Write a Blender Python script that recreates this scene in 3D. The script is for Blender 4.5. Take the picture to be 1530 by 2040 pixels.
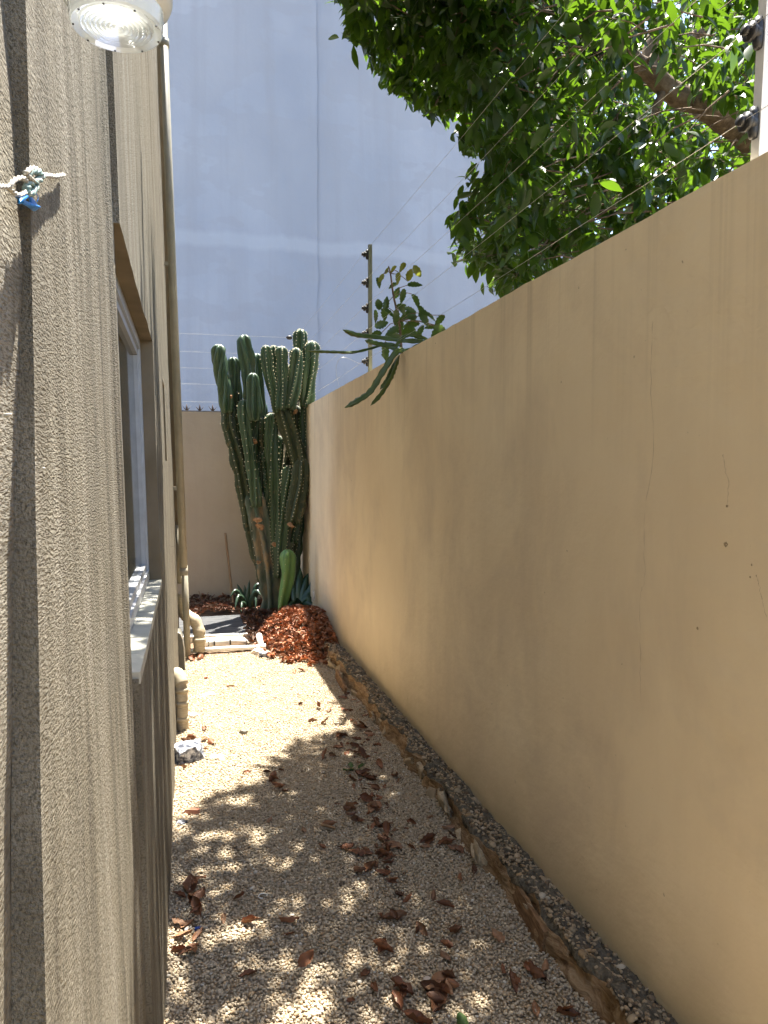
import bpy, math, random
import numpy as np
from mathutils import Vector, Matrix, noise as mn

rnd = random.Random(7)
RNG = np.random.default_rng(11)
S = bpy.context.scene
COL = S.collection
for o in list(bpy.data.objects): bpy.data.objects.remove(o)

# ------------------------------------------------------------------ camera, sky, sun, exposure
EYE = 1.55
YAW, PITCH = math.radians(14.814), math.radians(3.094)
FPX = 1480.0                                   # focal length in pixels of the 1530 x 2040 photograph
cd = bpy.data.cameras.new('camera'); cam = bpy.data.objects.new('camera', cd); COL.objects.link(cam)
cd.sensor_fit = 'VERTICAL'; cd.sensor_height = 36.0; cd.sensor_width = 27.0
cd.lens = 36.0 * FPX / 2040.0; cd.clip_start = 0.02; cd.clip_end = 900
cam.location = (0, 0, EYE); cam.rotation_euler = (math.pi/2 - PITCH, 0, -YAW)
S.camera = cam
S.render.resolution_x, S.render.resolution_y = 768, 1024

SUNK, SUNM = 0.125, 0.28                       # sun slopes: to the right / ahead, per metre of height
sunv = Vector((SUNK, SUNM, 1.0)).normalized()
w = bpy.data.worlds.new('World'); S.world = w; w.use_nodes = True
wn = w.node_tree.nodes; wl = w.node_tree.links
sky = wn.new('ShaderNodeTexSky'); sky.sky_type = 'NISHITA'; sky.sun_disc = False
sky.sun_elevation = math.asin(sunv.z); sky.sun_rotation = math.atan2(SUNK, SUNM)
sky.air_density = 1.0; sky.dust_density = 1.2; sky.ozone_density = 1.0
bg = wn['Background']; bg.inputs['Strength'].default_value = 0.10
wl.new(sky.outputs[0], bg.inputs['Color'])
sd = bpy.data.lights.new('sun', 'SUN'); sd.energy = 5.0; sd.angle = math.radians(0.53); sd.color = (1.0, 0.95, 0.86)
so = bpy.data.objects.new('sun', sd); COL.objects.link(so)
so.rotation_euler = (-sunv).to_track_quat('-Z', 'Y').to_euler(); so.location = (3, 8, 20)
S.view_settings.view_transform = 'Standard'; S.view_settings.look = 'None'
S.view_settings.gamma = 1.0; S.view_settings.use_curve_mapping = False
S.view_settings.exposure = 2.33
S.cycles.use_adaptive_sampling = True; S.cycles.adaptive_threshold = 0.02; S.cycles.use_light_tree = False; S.cycles.max_bounces = 6; S.cycles.diffuse_bounces = 4; S.cycles.glossy_bounces = 3; S.cycles.transmission_bounces = 4; S.cycles.transparent_max_bounces = 6

# ------------------------------------------------------------------ photograph geometry helpers (layout maths only)
CR = np.array([math.cos(YAW), -math.sin(YAW), 0.0])
CF = np.array([math.sin(YAW)*math.cos(PITCH), math.cos(YAW)*math.cos(PITCH), -math.sin(PITCH)])
CU = np.cross(CR, CF)
CO = np.array([0, 0, EYE])
def ray(x, y): return CF + CR*(x-765)/FPX + CU*(1020-y)/FPX
def atz(x, y, z=0.0): d = ray(x, y); return Vector(CO + d*((z-EYE)/d[2]))
def atY(x, y, Y): d = ray(x, y); return Vector(CO + d*(Y/d[1]))
def atX(x, y, X): d = ray(x, y); return Vector(CO + d*(X/d[0]))
def proj(P):
    d = np.asarray(P, float) - CO; z = d @ CF
    return 765 + FPX*(d @ CR)/z, 1020 - FPX*(d @ CU)/z, z

# ------------------------------------------------------------------ materials
MATS = {}
class NT:
    def __init__(s, name):
        m = bpy.data.materials.new(name); m.use_nodes = True; s.m = m; s.n = m.node_tree.nodes; s.l = m.node_tree.links
        s.b = s.n['Principled BSDF']; s.out = s.n['Material Output']; MATS[name] = m
        s.tc = None
    def co(s, scale=(1, 1, 1), rot=(0, 0, 0), loc=(0, 0, 0)):
        if s.tc is None: s.tc = s.n.new('ShaderNodeNewGeometry')
        mp = s.n.new('ShaderNodeMapping'); mp.inputs['Scale'].default_value = scale; mp.inputs['Rotation'].default_value = rot
        mp.inputs['Location'].default_value = loc
        s.l.new(s.tc.outputs['Position'], mp.inputs['Vector']); return mp.outputs[0]
    def noise(s, co, scale, detail=4, rough=0.55, dist=0.0):
        t = s.n.new('ShaderNodeTexNoise'); t.inputs['Scale'].default_value = scale; t.inputs['Detail'].default_value = detail
        t.inputs['Roughness'].default_value = rough; t.inputs['Distortion'].default_value = dist
        s.l.new(co, t.inputs['Vector']); return t.outputs['Fac']
    def voro(s, co, scale, feat='F1'):
        t = s.n.new('ShaderNodeTexVoronoi'); t.feature = feat; t.inputs['Scale'].default_value = scale
        s.l.new(co, t.inputs['Vector']); return t.outputs['Distance']
    def ramp(s, f, stops):
        r = s.n.new('ShaderNodeValToRGB'); e = r.color_ramp.elements
        while len(e) < len(stops): e.new(0.5)
        for i, (p, c) in enumerate(stops):
            e[i].position = p; e[i].color = (*c, 1) if not isinstance(c, (int, float)) else (c, c, c, 1)
        s.l.new(f, r.inputs[0]); return r.outputs[0]
    def mix(s, a, b, f, mode='MIX'):
        x = s.n.new('ShaderNodeMix'); x.data_type = 'RGBA'; x.blend_type = mode
        for v, k in ((f, 0), (a, 6), (b, 7)):
            if hasattr(v, 'links'): s.l.new(v, x.inputs[k])
            elif k == 0: x.inputs[0].default_value = v
            else: x.inputs[k].default_value = (*v, 1)
        return x.outputs[2]
    def math(s, a, b, op='ADD'):
        x = s.n.new('ShaderNodeMath'); x.operation = op
        for v, k in ((a, 0), (b, 1)):
            if hasattr(v, 'links'): s.l.new(v, x.inputs[k])
            else: x.inputs[k].default_value = v
        return x.outputs[0]
    def bump(s, h, strength=0.5, dist=0.01, prev=None):
        x = s.n.new('ShaderNodeBump'); x.inputs['Strength'].default_value = strength; x.inputs['Distance'].default_value = dist
        s.l.new(h, x.inputs['Height'])
        if prev is not None: s.l.new(prev, x.inputs['Normal'])
        return x.outputs[0]
    def attr(s, name):
        a = s.n.new('ShaderNodeAttribute'); a.attribute_name = name; return a.outputs['Color']
    def objrand(s):
        a = s.n.new('ShaderNodeObjectInfo'); return a.outputs['Random']
    def done(s, col, rough=0.8, nrm=None, spec=0.3, metal=0.0):
        if hasattr(col, 'links'): s.l.new(col, s.b.inputs['Base Color'])
        else: s.b.inputs['Base Color'].default_value = (*col, 1)
        if hasattr(rough, 'links'): s.l.new(rough, s.b.inputs['Roughness'])
        else: s.b.inputs['Roughness'].default_value = rough
        s.b.inputs['Specular IOR Level'].default_value = spec; s.b.inputs['Metallic'].default_value = metal
        if nrm is not None: s.l.new(nrm, s.b.inputs['Normal'])
        return s.m

def mat_simple(name, c1, c2, scale=20, rough=0.6, bumpd=0.0, spec=0.3, metal=0.0, stretch=(1, 1, 1), randamt=0.0):
    t = NT(name); co = t.co(stretch); f = t.noise(co, scale, 5)
    col = t.ramp(f, [(0.3, c1), (0.7, c2)])
    if randamt: col = t.mix(col, (0.0, 0.0, 0.0), t.math(t.objrand(), randamt, 'MULTIPLY'))
    return t.done(col, rough, t.bump(f, 0.6, bumpd) if bumpd else None, spec, metal)

# coarse rendered wall of the house on the left
t = NT('house_stucco')
co = t.co()
st = t.noise(t.co((1, 5, 0.55)), 2.2, 7, 0.62, 0.6)
st2 = t.noise(t.co((1, 13, 0.9), (0.12, 0, 0)), 1.6, 4, 0.6, 0.5)
cg = t.co((1, 0.30, 1)); gr = t.noise(cg, 300, 2, 0.6)
blot = t.noise(co, 6, 4)
c = t.ramp(st, [(0.28, (0.085, 0.072, 0.051)), (0.50, (0.205, 0.180, 0.132)), (0.72, (0.29, 0.262, 0.205))])
c = t.mix(c, (0.07, 0.058, 0.042), t.ramp(st2, [(0.50, 0.0), (0.72, 0.6)]))
c = t.mix(c, (0.21, 0.19, 0.15), t.ramp(blot, [(0.5, 0.0), (0.75, 0.4)]))
c = t.mix(c, (0.10, 0.085, 0.06), t.ramp(gr, [(0.36, 0.7), (0.52, 0.0)]))
n1 = t.bump(t.noise(t.co((1, 0.30, 1)), 340, 2, 0.6), 1.0, 0.0055)
n1 = t.bump(t.noise(co, 30, 3), 0.4, 0.003, n1)
t.done(c, 0.9, n1, 0.15)

t = NT('house_reveal')      # smooth painted plaster of soffit and jambs
f = t.noise(t.co((1, 1, 0.6)), 9, 4)
t.done(t.ramp(f, [(0.3, (0.18, 0.14, 0.085)), (0.7, (0.24, 0.19, 0.125))]), 0.85, t.bump(t.noise(t.co(), 120, 3), 0.3, 0.001), 0.15)

def smooth_wall(name, lo, hi, stain):
    t = NT(name); co = t.co()
    big = t.noise(co, 1.1, 5, 0.6); streak = t.noise(t.co((3.5, 3.5, 0.6)), 1.3, 6, 0.65); fine = t.noise(co, 55, 4, 0.7)
    c = t.ramp(big, [(0.3, lo), (0.7, hi)])
    c = t.mix(c, stain, t.ramp(streak, [(0.45, 0.0), (0.8, 0.40)]))
    c = t.mix(c, stain, t.ramp(fine, [(0.66, 0.0), (0.80, 0.35)]))
    nb = t.bump(t.noise(co, 75, 4, 0.6), 0.35, 0.0015); nb = t.bump(t.noise(t.co((1, 1, 1.6)), 5, 4, 0.6), 0.7, 0.010, nb)
    return t, c, nb, co
t, c, nb, co = smooth_wall('boundary_plaster', (0.735, 0.605, 0.41), (0.80, 0.68, 0.48), (0.64, 0.525, 0.36))
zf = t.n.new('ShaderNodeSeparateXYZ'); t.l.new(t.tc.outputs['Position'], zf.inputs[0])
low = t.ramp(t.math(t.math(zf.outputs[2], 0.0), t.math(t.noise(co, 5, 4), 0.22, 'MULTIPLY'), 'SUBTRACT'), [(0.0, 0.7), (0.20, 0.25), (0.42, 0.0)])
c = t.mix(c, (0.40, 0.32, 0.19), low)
drip = t.noise(t.co((16, 16, 0.25)), 1.0, 4, 0.6)
hi = t.ramp(zf.outputs[2], [(0.0, 0.0), (1.0, 1.0)]); 
top = t.n.new('ShaderNodeMapRange'); t.l.new(zf.outputs[2], top.inputs[0]); top.inputs[1].default_value = 1.55; top.inputs[2].default_value = 2.25
dm = t.math(t.ramp(drip, [(0.52, 0.0), (0.75, 0.5)]), top.outputs[0], 'MULTIPLY')
c = t.mix(c, (0.40, 0.32, 0.21), dm)
bl = t.noise(t.co((1, 1, 0.7), loc=(3, 1, 2)), 1.7, 5, 0.65, 0.4)
c = t.mix(c, (0.58, 0.475, 0.34), t.ramp(bl, [(0.48, 0.0), (0.70, 0.6)]))
spk = t.noise(co, 38, 2, 0.5); c = t.mix(c, (0.28, 0.215, 0.14), t.ramp(spk, [(0.75, 0.0), (0.80, 0.7)]))
t.done(c, 0.85, nb, 0.2)
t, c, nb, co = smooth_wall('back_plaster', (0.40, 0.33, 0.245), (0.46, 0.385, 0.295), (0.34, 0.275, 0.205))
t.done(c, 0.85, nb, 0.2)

t = NT('tower_render')
co = t.co()
pat = t.noise(t.co((0.32, 1, 0.22)), 1.6, 4, 0.5); streak = t.noise(t.co((1.6, 1, 0.10)), 1.5, 5, 0.6); fine = t.noise(co, 3.5, 6, 0.65)
c = t.ramp(pat, [(0.35, (0.275, 0.315, 0.385)), (0.65, (0.34, 0.38, 0.45))])
c = t.mix(c, (0.27, 0.295, 0.335), t.ramp(streak, [(0.48, 0.0), (0.75, 0.6)]))
c = t.mix(c, (0.30, 0.325, 0.36), t.ramp(fine, [(0.55, 0.0), (0.8, 0.4)]))
patch = t.noise(t.co((0.30, 1, 0.55)), 1.1, 5, 0.55)
c = t.mix(c, (0.28, 0.305, 0.35), t.ramp(patch, [(0.50, 0.0), (0.515, 0.30)]))
spk = t.noise(t.co((1, 1, 0.6)), 14, 2, 0.5)
c = t.mix(c, (0.20, 0.20, 0.21), t.ramp(spk, [(0.79, 0.0), (0.82, 0.5)]))
sp = t.n.new('ShaderNodeSeparateXYZ'); t.l.new(t.tc.outputs['Position'], sp.inputs[0])
band = t.math(sp.outputs[2], t.math(t.noise(t.co((0.9, 1, 0.1)), 1.0, 6, 0.65), 0.40, 'MULTIPLY'), 'ADD')
for lev, wd in ((6.55, 0.22),):
    mr = t.math(t.math(band, lev, 'SUBTRACT'), 0.0, 'ADD'); ab = t.math(mr, 0.0, 'ABSOLUTE')
    c = t.mix(c, (0.42, 0.465, 0.54), t.ramp(ab, [(wd*0.4, 0.32), (wd*0.9, 0.0)]))
t.done(c, 0.9, t.bump(t.noise(co, 9, 5), 0.3, 0.01), 0.1)

t = NT('gravel_bed'); co = t.co()
f = t.voro(co, 90); g = t.noise(co, 12, 4)
t.done(t.mix(t.ramp(f, [(0.1, (0.42, 0.335, 0.225)), (0.7, (0.24, 0.185, 0.12))]), (0.34, 0.275, 0.19), t.ramp(g, [(0.4, 0.0), (0.7, 0.5)])), 0.95, t.bump(f, 0.8, 0.006), 0.1)  # bed colour darkened between grains to stand for shadow in the gaps
t = NT('pebbles'); t.done(t.attr('col'), 0.9, t.bump(t.noise(t.co(), 260, 3), 0.35, 0.001), 0.15)
mat_simple('soil', (0.10, 0.065, 0.04), (0.20, 0.13, 0.08), 14, 0.95, 0.01)
mat_simple('yard_ground', (0.14, 0.11, 0.075), (0.26, 0.21, 0.15), 3, 0.95, 0.01)
t = NT('footing_concrete'); co = t.co()
f = t.noise(co, 45, 5, 0.65); v = t.voro(co, 75); big = t.noise(co, 4, 4)
c = t.ramp(f, [(0.3, (0.055, 0.047, 0.036)), (0.55, (0.14, 0.12, 0.088)), (0.75, (0.26, 0.215, 0.155))])
c = t.mix(c, (0.09, 0.085, 0.08), t.ramp(big, [(0.52, 0.0), (0.72, 0.6)]))
t.done(c, 0.95, t.bump(v, 0.9, 0.008, t.bump(f, 0.7, 0.006)), 0.1)
t = NT('footing_face'); co = t.co((1, 0.5, 2.2))
f = t.noise(co, 22, 6, 0.7, 0.8)
t.done(t.ramp(f, [(0.28, (0.10, 0.055, 0.028)), (0.5, (0.32, 0.205, 0.11)), (0.72, (0.50, 0.37, 0.22))]), 0.92, t.bump(f, 0.9, 0.02), 0.12)
mat_simple('old_timber', (0.09, 0.045, 0.02), (0.30, 0.175, 0.085), 18, 0.85, 0.004, stretch=(6, 1, 6))
mat_simple('broken_stone', (0.36, 0.27, 0.165), (0.58, 0.46, 0.30), 26, 0.9, 0.008, randamt=0.3)
mat_simple('slab_concrete', (0.035, 0.037, 0.04), (0.09, 0.09, 0.09), 7, 0.9, 0.004, stretch=(1, 3, 1))
mat_simple('kerb_white', (0.62, 0.58, 0.50), (0.78, 0.75, 0.68), 12, 0.8, 0.002)
mat_simple('pvc_white', (0.74, 0.71, 0.62), (0.82, 0.79, 0.72), 8, 0.35, 0, 0.45)
mat_simple('pvc_cream', (0.25, 0.23, 0.17), (0.31, 0.285, 0.215), 9, 0.45, 0.0, 0.4)
mat_simple('pvc_tape', (0.36, 0.30, 0.20), (0.50, 0.43, 0.30), 30, 0.6, 0.002, 0.3, stretch=(1, 1, 3))
mat_simple('pipe_grey', (0.36, 0.36, 0.31), (0.46, 0.45, 0.40), 9, 0.45, 0, 0.4)
mat_simple('dark_plastic', (0.012, 0.012, 0.013), (0.03, 0.03, 0.03), 30, 0.45, 0, 0.4)
mat_simple('dark_hood', (0.10, 0.095, 0.08), (0.17, 0.16, 0.13), 12, 0.6)
mat_simple('frame_white', (0.40, 0.41, 0.41), (0.50, 0.51, 0.52), 20, 0.35, 0, 0.5)
mat_simple('frame_dark', (0.06, 0.065, 0.075), (0.10, 0.10, 0.11), 20, 0.4, 0, 0.5)
mat_simple('sill_tile', (0.33, 0.32, 0.26), (0.43, 0.415, 0.35), 14, 0.55, 0.001, 0.35)
t = NT('window_glass'); t.done((0.02, 0.026, 0.018), 0.05, None, 0.35); t.b.inputs['IOR'].default_value = 1.5
mat_simple('post_green', (0.16, 0.18, 0.13), (0.24, 0.26, 0.19), 12, 0.5, 0, 0.4)
mat_simple('post_white', (0.62, 0.62, 0.60), (0.74, 0.74, 0.72), 12, 0.5, 0, 0.4)
mat_simple('wire_steel', (0.42, 0.40, 0.35), (0.55, 0.53, 0.46), 12, 0.4, 0, 0.5, 0.6)
mat_simple('crack_dark', (0.25, 0.185, 0.11), (0.40, 0.31, 0.20), 40, 0.95)
mat_simple('rope_white', (0.30, 0.275, 0.22), (0.48, 0.45, 0.38), 300, 0.85, 0.001, stretch=(1, 1, 1))
t = NT('blue_cord'); f = t.noise(t.co(), 220, 3); t.done(t.ramp(f, [(0.3, (0.0, 0.10, 0.45)), (0.7, (0.03, 0.35, 0.85))]), 0.35, None, 0.5)
t.b.inputs['Transmission Weight'].default_value = 0.25
mat_simple('teal_cord', (0.10, 0.20, 0.20), (0.30, 0.34, 0.28), 260, 0.7)
mat_simple('spike_brown', (0.035, 0.022, 0.016), (0.09, 0.055, 0.035), 40, 0.6)
mat_simple('stick_wood', (0.20, 0.12, 0.06), (0.34, 0.22, 0.12), 30, 0.8, 0.002, stretch=(1, 1, 0.2))
t = NT('painted_rock'); co = t.co(); f = t.noise(co, 28, 5, 0.7)
t.done(t.ramp(f, [(0.40, (0.035, 0.04, 0.055)), (0.50, (0.20, 0.21, 0.24)), (0.60, (0.62, 0.62, 0.62))]), 0.8, t.bump(f, 0.9, 0.01), 0.3)
mat_simple('brick_red', (0.36, 0.15, 0.09), (0.52, 0.26, 0.17), 60, 0.9, 0.003)
mat_simple('pale_stone', (0.52, 0.44, 0.36), (0.68, 0.60, 0.52), 18, 0.9, 0.004)
mat_simple('blue_plastic', (0.01, 0.04, 0.25), (0.02, 0.08, 0.40), 30, 0.4)

# lamp
t = NT('lamp_lens'); t.done((0.62, 0.63, 0.62), 0.15, None, 0.8, 0.0)
gl = t.n.new('ShaderNodeBsdfGlass'); gl.inputs['IOR'].default_value = 1.35; gl.inputs['Roughness'].default_value = 0.04; gl.inputs['Color'].default_value = (0.95, 0.97, 0.96, 1)
mx = t.n.new('ShaderNodeMixShader'); mx.inputs[0].default_value = 0.55
t.l.new(t.b.outputs[0], mx.inputs[1]); t.l.new(gl.outputs[0], mx.inputs[2]); t.l.new(mx.outputs[0], t.out.inputs['Surface'])
t = NT('lamp_glass'); t.done((0.9, 0.89, 0.82), 0.12, None, 0.6)
tl = t.n.new('ShaderNodeBsdfTranslucent'); tl.inputs['Color'].default_value = (0.40, 0.40, 0.36, 1)
mx = t.n.new('ShaderNodeMixShader'); mx.inputs[0].default_value = 0.45
t.l.new(t.b.outputs[0], mx.inputs[1]); t.l.new(tl.outputs[0], mx.inputs[2]); t.l.new(mx.outputs[0], t.out.inputs['Surface'])
mat_simple('lamp_white', (0.55, 0.54, 0.50), (0.65, 0.64, 0.61), 20, 0.35, 0, 0.5)

# plants
def leaf_mat(name, a, b, tr, transl=0.45, rough=0.35, usecol=False, spec=0.5):
    t = NT(name); f = t.noise(t.co(), 7, 3)
    col = t.ramp(f, [(0.3, a), (0.7, b)])
    if usecol: col = t.mix(col, t.attr('col'), 1.0, 'MULTIPLY')
    t.done(col, rough, None, spec)
    tl = t.n.new('ShaderNodeBsdfTranslucent')
    if usecol: t.l.new(t.mix(tr, t.attr('col'), 1.0, 'MULTIPLY'), tl.inputs['Color'])
    else: tl.inputs['Color'].default_value = (*tr, 1)
    mx = t.n.new('ShaderNodeMixShader'); mx.inputs[0].default_value = transl
    t.l.new(t.b.outputs[0], mx.inputs[1]); t.l.new(tl.outputs[0], mx.inputs[2]); t.l.new(mx.outputs[0], t.out.inputs['Surface'])
    return t.m
leaf_mat('tree_leaf', (0.010, 0.028, 0.004), (0.021, 0.050, 0.008), (0.135, 0.26, 0.012), 0.36, 0.34, False, 0.45)
leaf_mat('sapling_leaf', (0.017, 0.040, 0.010), (0.035, 0.068, 0.016), (0.08, 0.14, 0.02), 0.35)
leaf_mat('sapling_young', (0.06, 0.085, 0.015), (0.10, 0.115, 0.02), (0.22, 0.24, 0.03), 0.45)
leaf_mat('strap_green', (0.055, 0.09, 0.015), (0.10, 0.14, 0.03), (0.12, 0.18, 0.03), 0.18)
leaf_mat('aloe_green', (0.022, 0.05, 0.028), (0.05, 0.085, 0.05), (0.06, 0.10, 0.04), 0.15)
leaf_mat('agave_green', (0.015, 0.05, 0.022), (0.035, 0.085, 0.035), (0.06, 0.12, 0.04), 0.2, 0.3)
t = NT('dead_leaf'); f = t.noise(t.co(), 60, 4)
c = t.ramp(t.objrand(), [(0.0, (0.09, 0.040, 0.018)), (0.35, (0.16, 0.060, 0.026)), (0.65, (0.24, 0.095, 0.04)), (0.9, (0.34, 0.19, 0.10)), (1.0, (0.17, 0.09, 0.05))])
t.done(t.mix(c, (0.10, 0.045, 0.02), t.ramp(f, [(0.4, 0.0), (0.7, 0.55)])), 0.6, None, 0.35)
t = NT('dead_leaf_green'); t.done((0.06, 0.11, 0.03), 0.5)
t = NT('heap_leaf'); f = t.noise(t.co(), 60, 3)
t.done(t.mix(t.attr('col'), (0.10, 0.04, 0.018), t.ramp(f, [(0.45, 0.0), (0.75, 0.4)])), 0.6, None, 0.3)
t = NT('bark'); co = t.co((1, 1, 1)); f = t.noise(co, 16, 6, 0.65)
t.done(t.ramp(f, [(0.3, (0.07, 0.048, 0.032)), (0.55, (0.17, 0.125, 0.085)), (0.75, (0.26, 0.21, 0.155))]), 0.9, t.bump(f, 0.8, 0.02), 0.15)
t = NT('cactus_skin'); co = t.co(); f = t.noise(co, 5, 4); g = t.noise(co, 22, 5)
c = t.ramp(f, [(0.3, (0.022, 0.050, 0.018)), (0.7, (0.046, 0.086, 0.033))])
c = t.mix(c, (0.17, 0.13, 0.06), t.ramp(g, [(0.62, 0.0), (0.74, 0.55)]))
t.done(c, 0.42, None, 0.5)
t = NT('cactus_trunk'); co = t.co((1, 1, 0.4)); f = t.noise(co, 9, 5)
t.done(t.ramp(f, [(0.3, (0.04, 0.075, 0.045)), (0.5, (0.12, 0.13, 0.09)), (0.68, (0.30, 0.20, 0.10))]), 0.65, t.bump(f, 0.5, 0.01), 0.25)
t = NT('cactus_old'); co = t.co(); f = t.noise(co, 6, 4); g = t.noise(co, 20, 4)
c = t.ramp(f, [(0.3, (0.020, 0.032, 0.011)), (0.7, (0.042, 0.056, 0.020))])
t.done(t.mix(c, (0.20, 0.14, 0.065), t.ramp(g, [(0.58, 0.0), (0.72, 0.6)])), 0.5, None, 0.4)
mat_simple('cactus_young', (0.07, 0.16, 0.04), (0.13, 0.25, 0.07), 6, 0.35, 0, 0.45)
mat_simple('areole', (0.50, 0.42, 0.24), (0.74, 0.68, 0.50), 60, 0.8)
mat_simple('dry_scar', (0.22, 0.11, 0.05), (0.42, 0.25, 0.13), 30, 0.9, 0.004)

# ------------------------------------------------------------------ mesh helpers
def tag(o, label=None, cat=None, group=None, kind=None):
    if label: o['label'] = label
    if cat: o['category'] = cat
    if group: o['group'] = group
    if kind: o['kind'] = kind
    return o
def link(name, me, parent=None):
    o = bpy.data.objects.new(name, me); COL.objects.link(o)
    if parent is not None: o.parent = parent; o.matrix_parent_inverse = parent.matrix_basis.inverted()
    return o
def empty(name, loc, label, cat, group=None):
    o = bpy.data.objects.new(name, None); COL.objects.link(o); o.location = loc; o.empty_display_size = 0.1
    tag(o, label, cat, group); return o
class MB:
    def __init__(s): s.v = []; s.f = []; s.sm = []; s.mi = []
    def add(s, vs, fs, smooth=False, mi=0):
        n = len(s.v); s.v += [tuple(p) for p in vs]; s.f += [tuple(i+n for i in q) for q in fs]
        s.sm += [smooth]*len(fs); s.mi += [mi]*len(fs)
    def box(s, a, b, mi=0, fn=None):
        x0, y0, z0 = a; x1, y1, z1 = b
        vs = [(x0,y0,z0),(x1,y0,z0),(x1,y1,z0),(x0,y1,z0),(x0,y0,z1),(x1,y0,z1),(x1,y1,z1),(x0,y1,z1)]
        if fn: vs = [fn(*p) for p in vs]
        s.add(vs, [(0,3,2,1),(4,5,6,7),(0,1,5,4),(1,2,6,5),(2,3,7,6),(3,0,4,7)], False, mi)
    def tube(s, pts, rad, seg=10, caps=True, mi=0, smooth=True, profile=None, twist=0.0):
        pts = [Vector(p) for p in pts]; n = len(pts)
        rad = rad if isinstance(rad, (list, tuple)) else [rad]*n
        T = [(pts[min(i+1, n-1)] - pts[max(i-1, 0)]).normalized() for i in range(n)]
        ref = Vector((0, 0, 1)) if abs(T[0].z) < 0.9 else Vector((1, 0, 0))
        u = T[0].cross(ref).normalized(); vs = []
        for i in range(n):
            u = (u - T[i]*u.dot(T[i])).normalized(); v = T[i].cross(u)
            for k in range(seg):
                a = 2*math.pi*k/seg + twist*i; r = rad[i]*(profile(2*math.pi*k/seg) if profile else 1.0)
                vs.append(pts[i] + u*(math.cos(a)*r) + v*(math.sin(a)*r))
        fs = [(i*seg+k, i*seg+(k+1) % seg, (i+1)*seg+(k+1) % seg, (i+1)*seg+k) for i in range(n-1) for k in range(seg)]
        if caps: fs += [tuple(range(seg))[::-1], tuple((n-1)*seg+k for k in range(seg))]
        s.add(vs, fs, smooth, mi)
    def grid(s, fn, nu, nv, smooth=True, mi=0):
        vs = [fn(i/(nu-1), j/(nv-1)) for j in range(nv) for i in range(nu)]
        s.add(vs, [(j*nu+i, j*nu+i+1, (j+1)*nu+i+1, (j+1)*nu+i) for j in range(nv-1) for i in range(nu-1)], smooth, mi)
    def lathe(s, prof, c, seg=32, mi=0, smooth=True):
        n = len(prof); vs = []
        for r, z in prof:
            for k in range(seg):
                a = 2*math.pi*k/seg; vs.append((c[0]+r*math.cos(a), c[1]+r*math.sin(a), c[2]+z))
        s.add(vs, [(i*seg+k, i*seg+(k+1) % seg, (i+1)*seg+(k+1) % seg, (i+1)*seg+k) for i in range(n-1) for k in range(seg)], smooth, mi)
    def mesh(s, name, mats):
        me = bpy.data.meshes.new(name); me.from_pydata(s.v, [], s.f)
        for m in (mats if isinstance(mats, (list, tuple)) else [mats]): me.materials.append(MATS[m])
        me.polygons.foreach_set('use_smooth', s.sm); me.polygons.foreach_set('material_index', s.mi); me.update(); return me
    def build(s, name, mats, parent=None): return link(name, s.mesh(name, mats), parent)
def np_mesh(name, V, F, mat, cols=None, smooth=False):
    """V (n,3), F (m,3|4) index arrays, cols (n,3) per-vertex colour."""
    me = bpy.data.meshes.new(name); k = F.shape[1]
    me.vertices.add(len(V)); me.vertices.foreach_set('co', V.astype(np.float32).ravel())
    me.loops.add(F.size); me.loops.foreach_set('vertex_index', F.astype(np.int32).ravel())
    me.polygons.add(len(F)); me.polygons.foreach_set('loop_start', np.arange(0, F.size, k, dtype=np.int32))
    me.polygons.foreach_set('loop_total', np.full(len(F), k, dtype=np.int32))
    me.update(calc_edges=True)
    if smooth: me.polygons.foreach_set('use_smooth', np.ones(len(F), dtype=bool))
    if cols is not None:
        a = me.color_attributes.new('col', 'FLOAT_COLOR', 'POINT')
        a.data.foreach_set('color', np.hstack([cols, np.ones((len(cols), 1))]).astype(np.float32).ravel())
    me.materials.append(MATS[mat]); me.validate(); return me
def nz(x, y, z=0.0, s=1.0): return mn.noise(Vector((x*s, y*s, z*s)))
def curve_pts(P, n):
    """Catmull-Rom through P."""
    P = [Vector(p) for p in P]; Q = [P[0]*2-P[1]] + P + [P[-1]*2-P[-2]]; out = []
    for k in range(n):
        t = k/(n-1)*(len(P)-1); i = min(int(t), len(P)-2); t -= i
        a, b, c, d = Q[i:i+4]
        out.append(0.5*((2*b) + (c-a)*t + (2*a-5*b+4*c-d)*t*t + (3*b-a-3*c+d)*t**3))
    return out

# ------------------------------------------------------------------ the setting: ground, gravel
XR = 1.235                                      # inner face of the boundary wall on the right
TOP = 2.25
YB = 8.8                                        # back wall
m = MB(); m.grid(lambda u, v: ((u-0.5)*600, (v-0.5)*600+60, -0.06), 9, 9, False)
tag(m.build('ground', 'yard_ground'), kind='structure')
def gz(x, y): return 0.006*nz(x, y, 0, 3.0) + 0.004*nz(x, y, 3, 9.0)
m = MB(); m.grid(lambda u, v: (-0.3+u*1.5, -0.5+v*7.05, gz(-0.3+u*1.5, -0.5+v*7.05)-0.004), 46, 200)
tag(m.build('gravel_path', 'gravel_bed'), kind='structure')
m = MB(); m.grid(lambda u, v: (-1.6+u*2.85, 6.5+v*2.4, -0.018+0.02*nz(u*6, v*6)), 30, 26)
tag(m.build('soil_bed', 'soil'), kind='structure')

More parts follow.
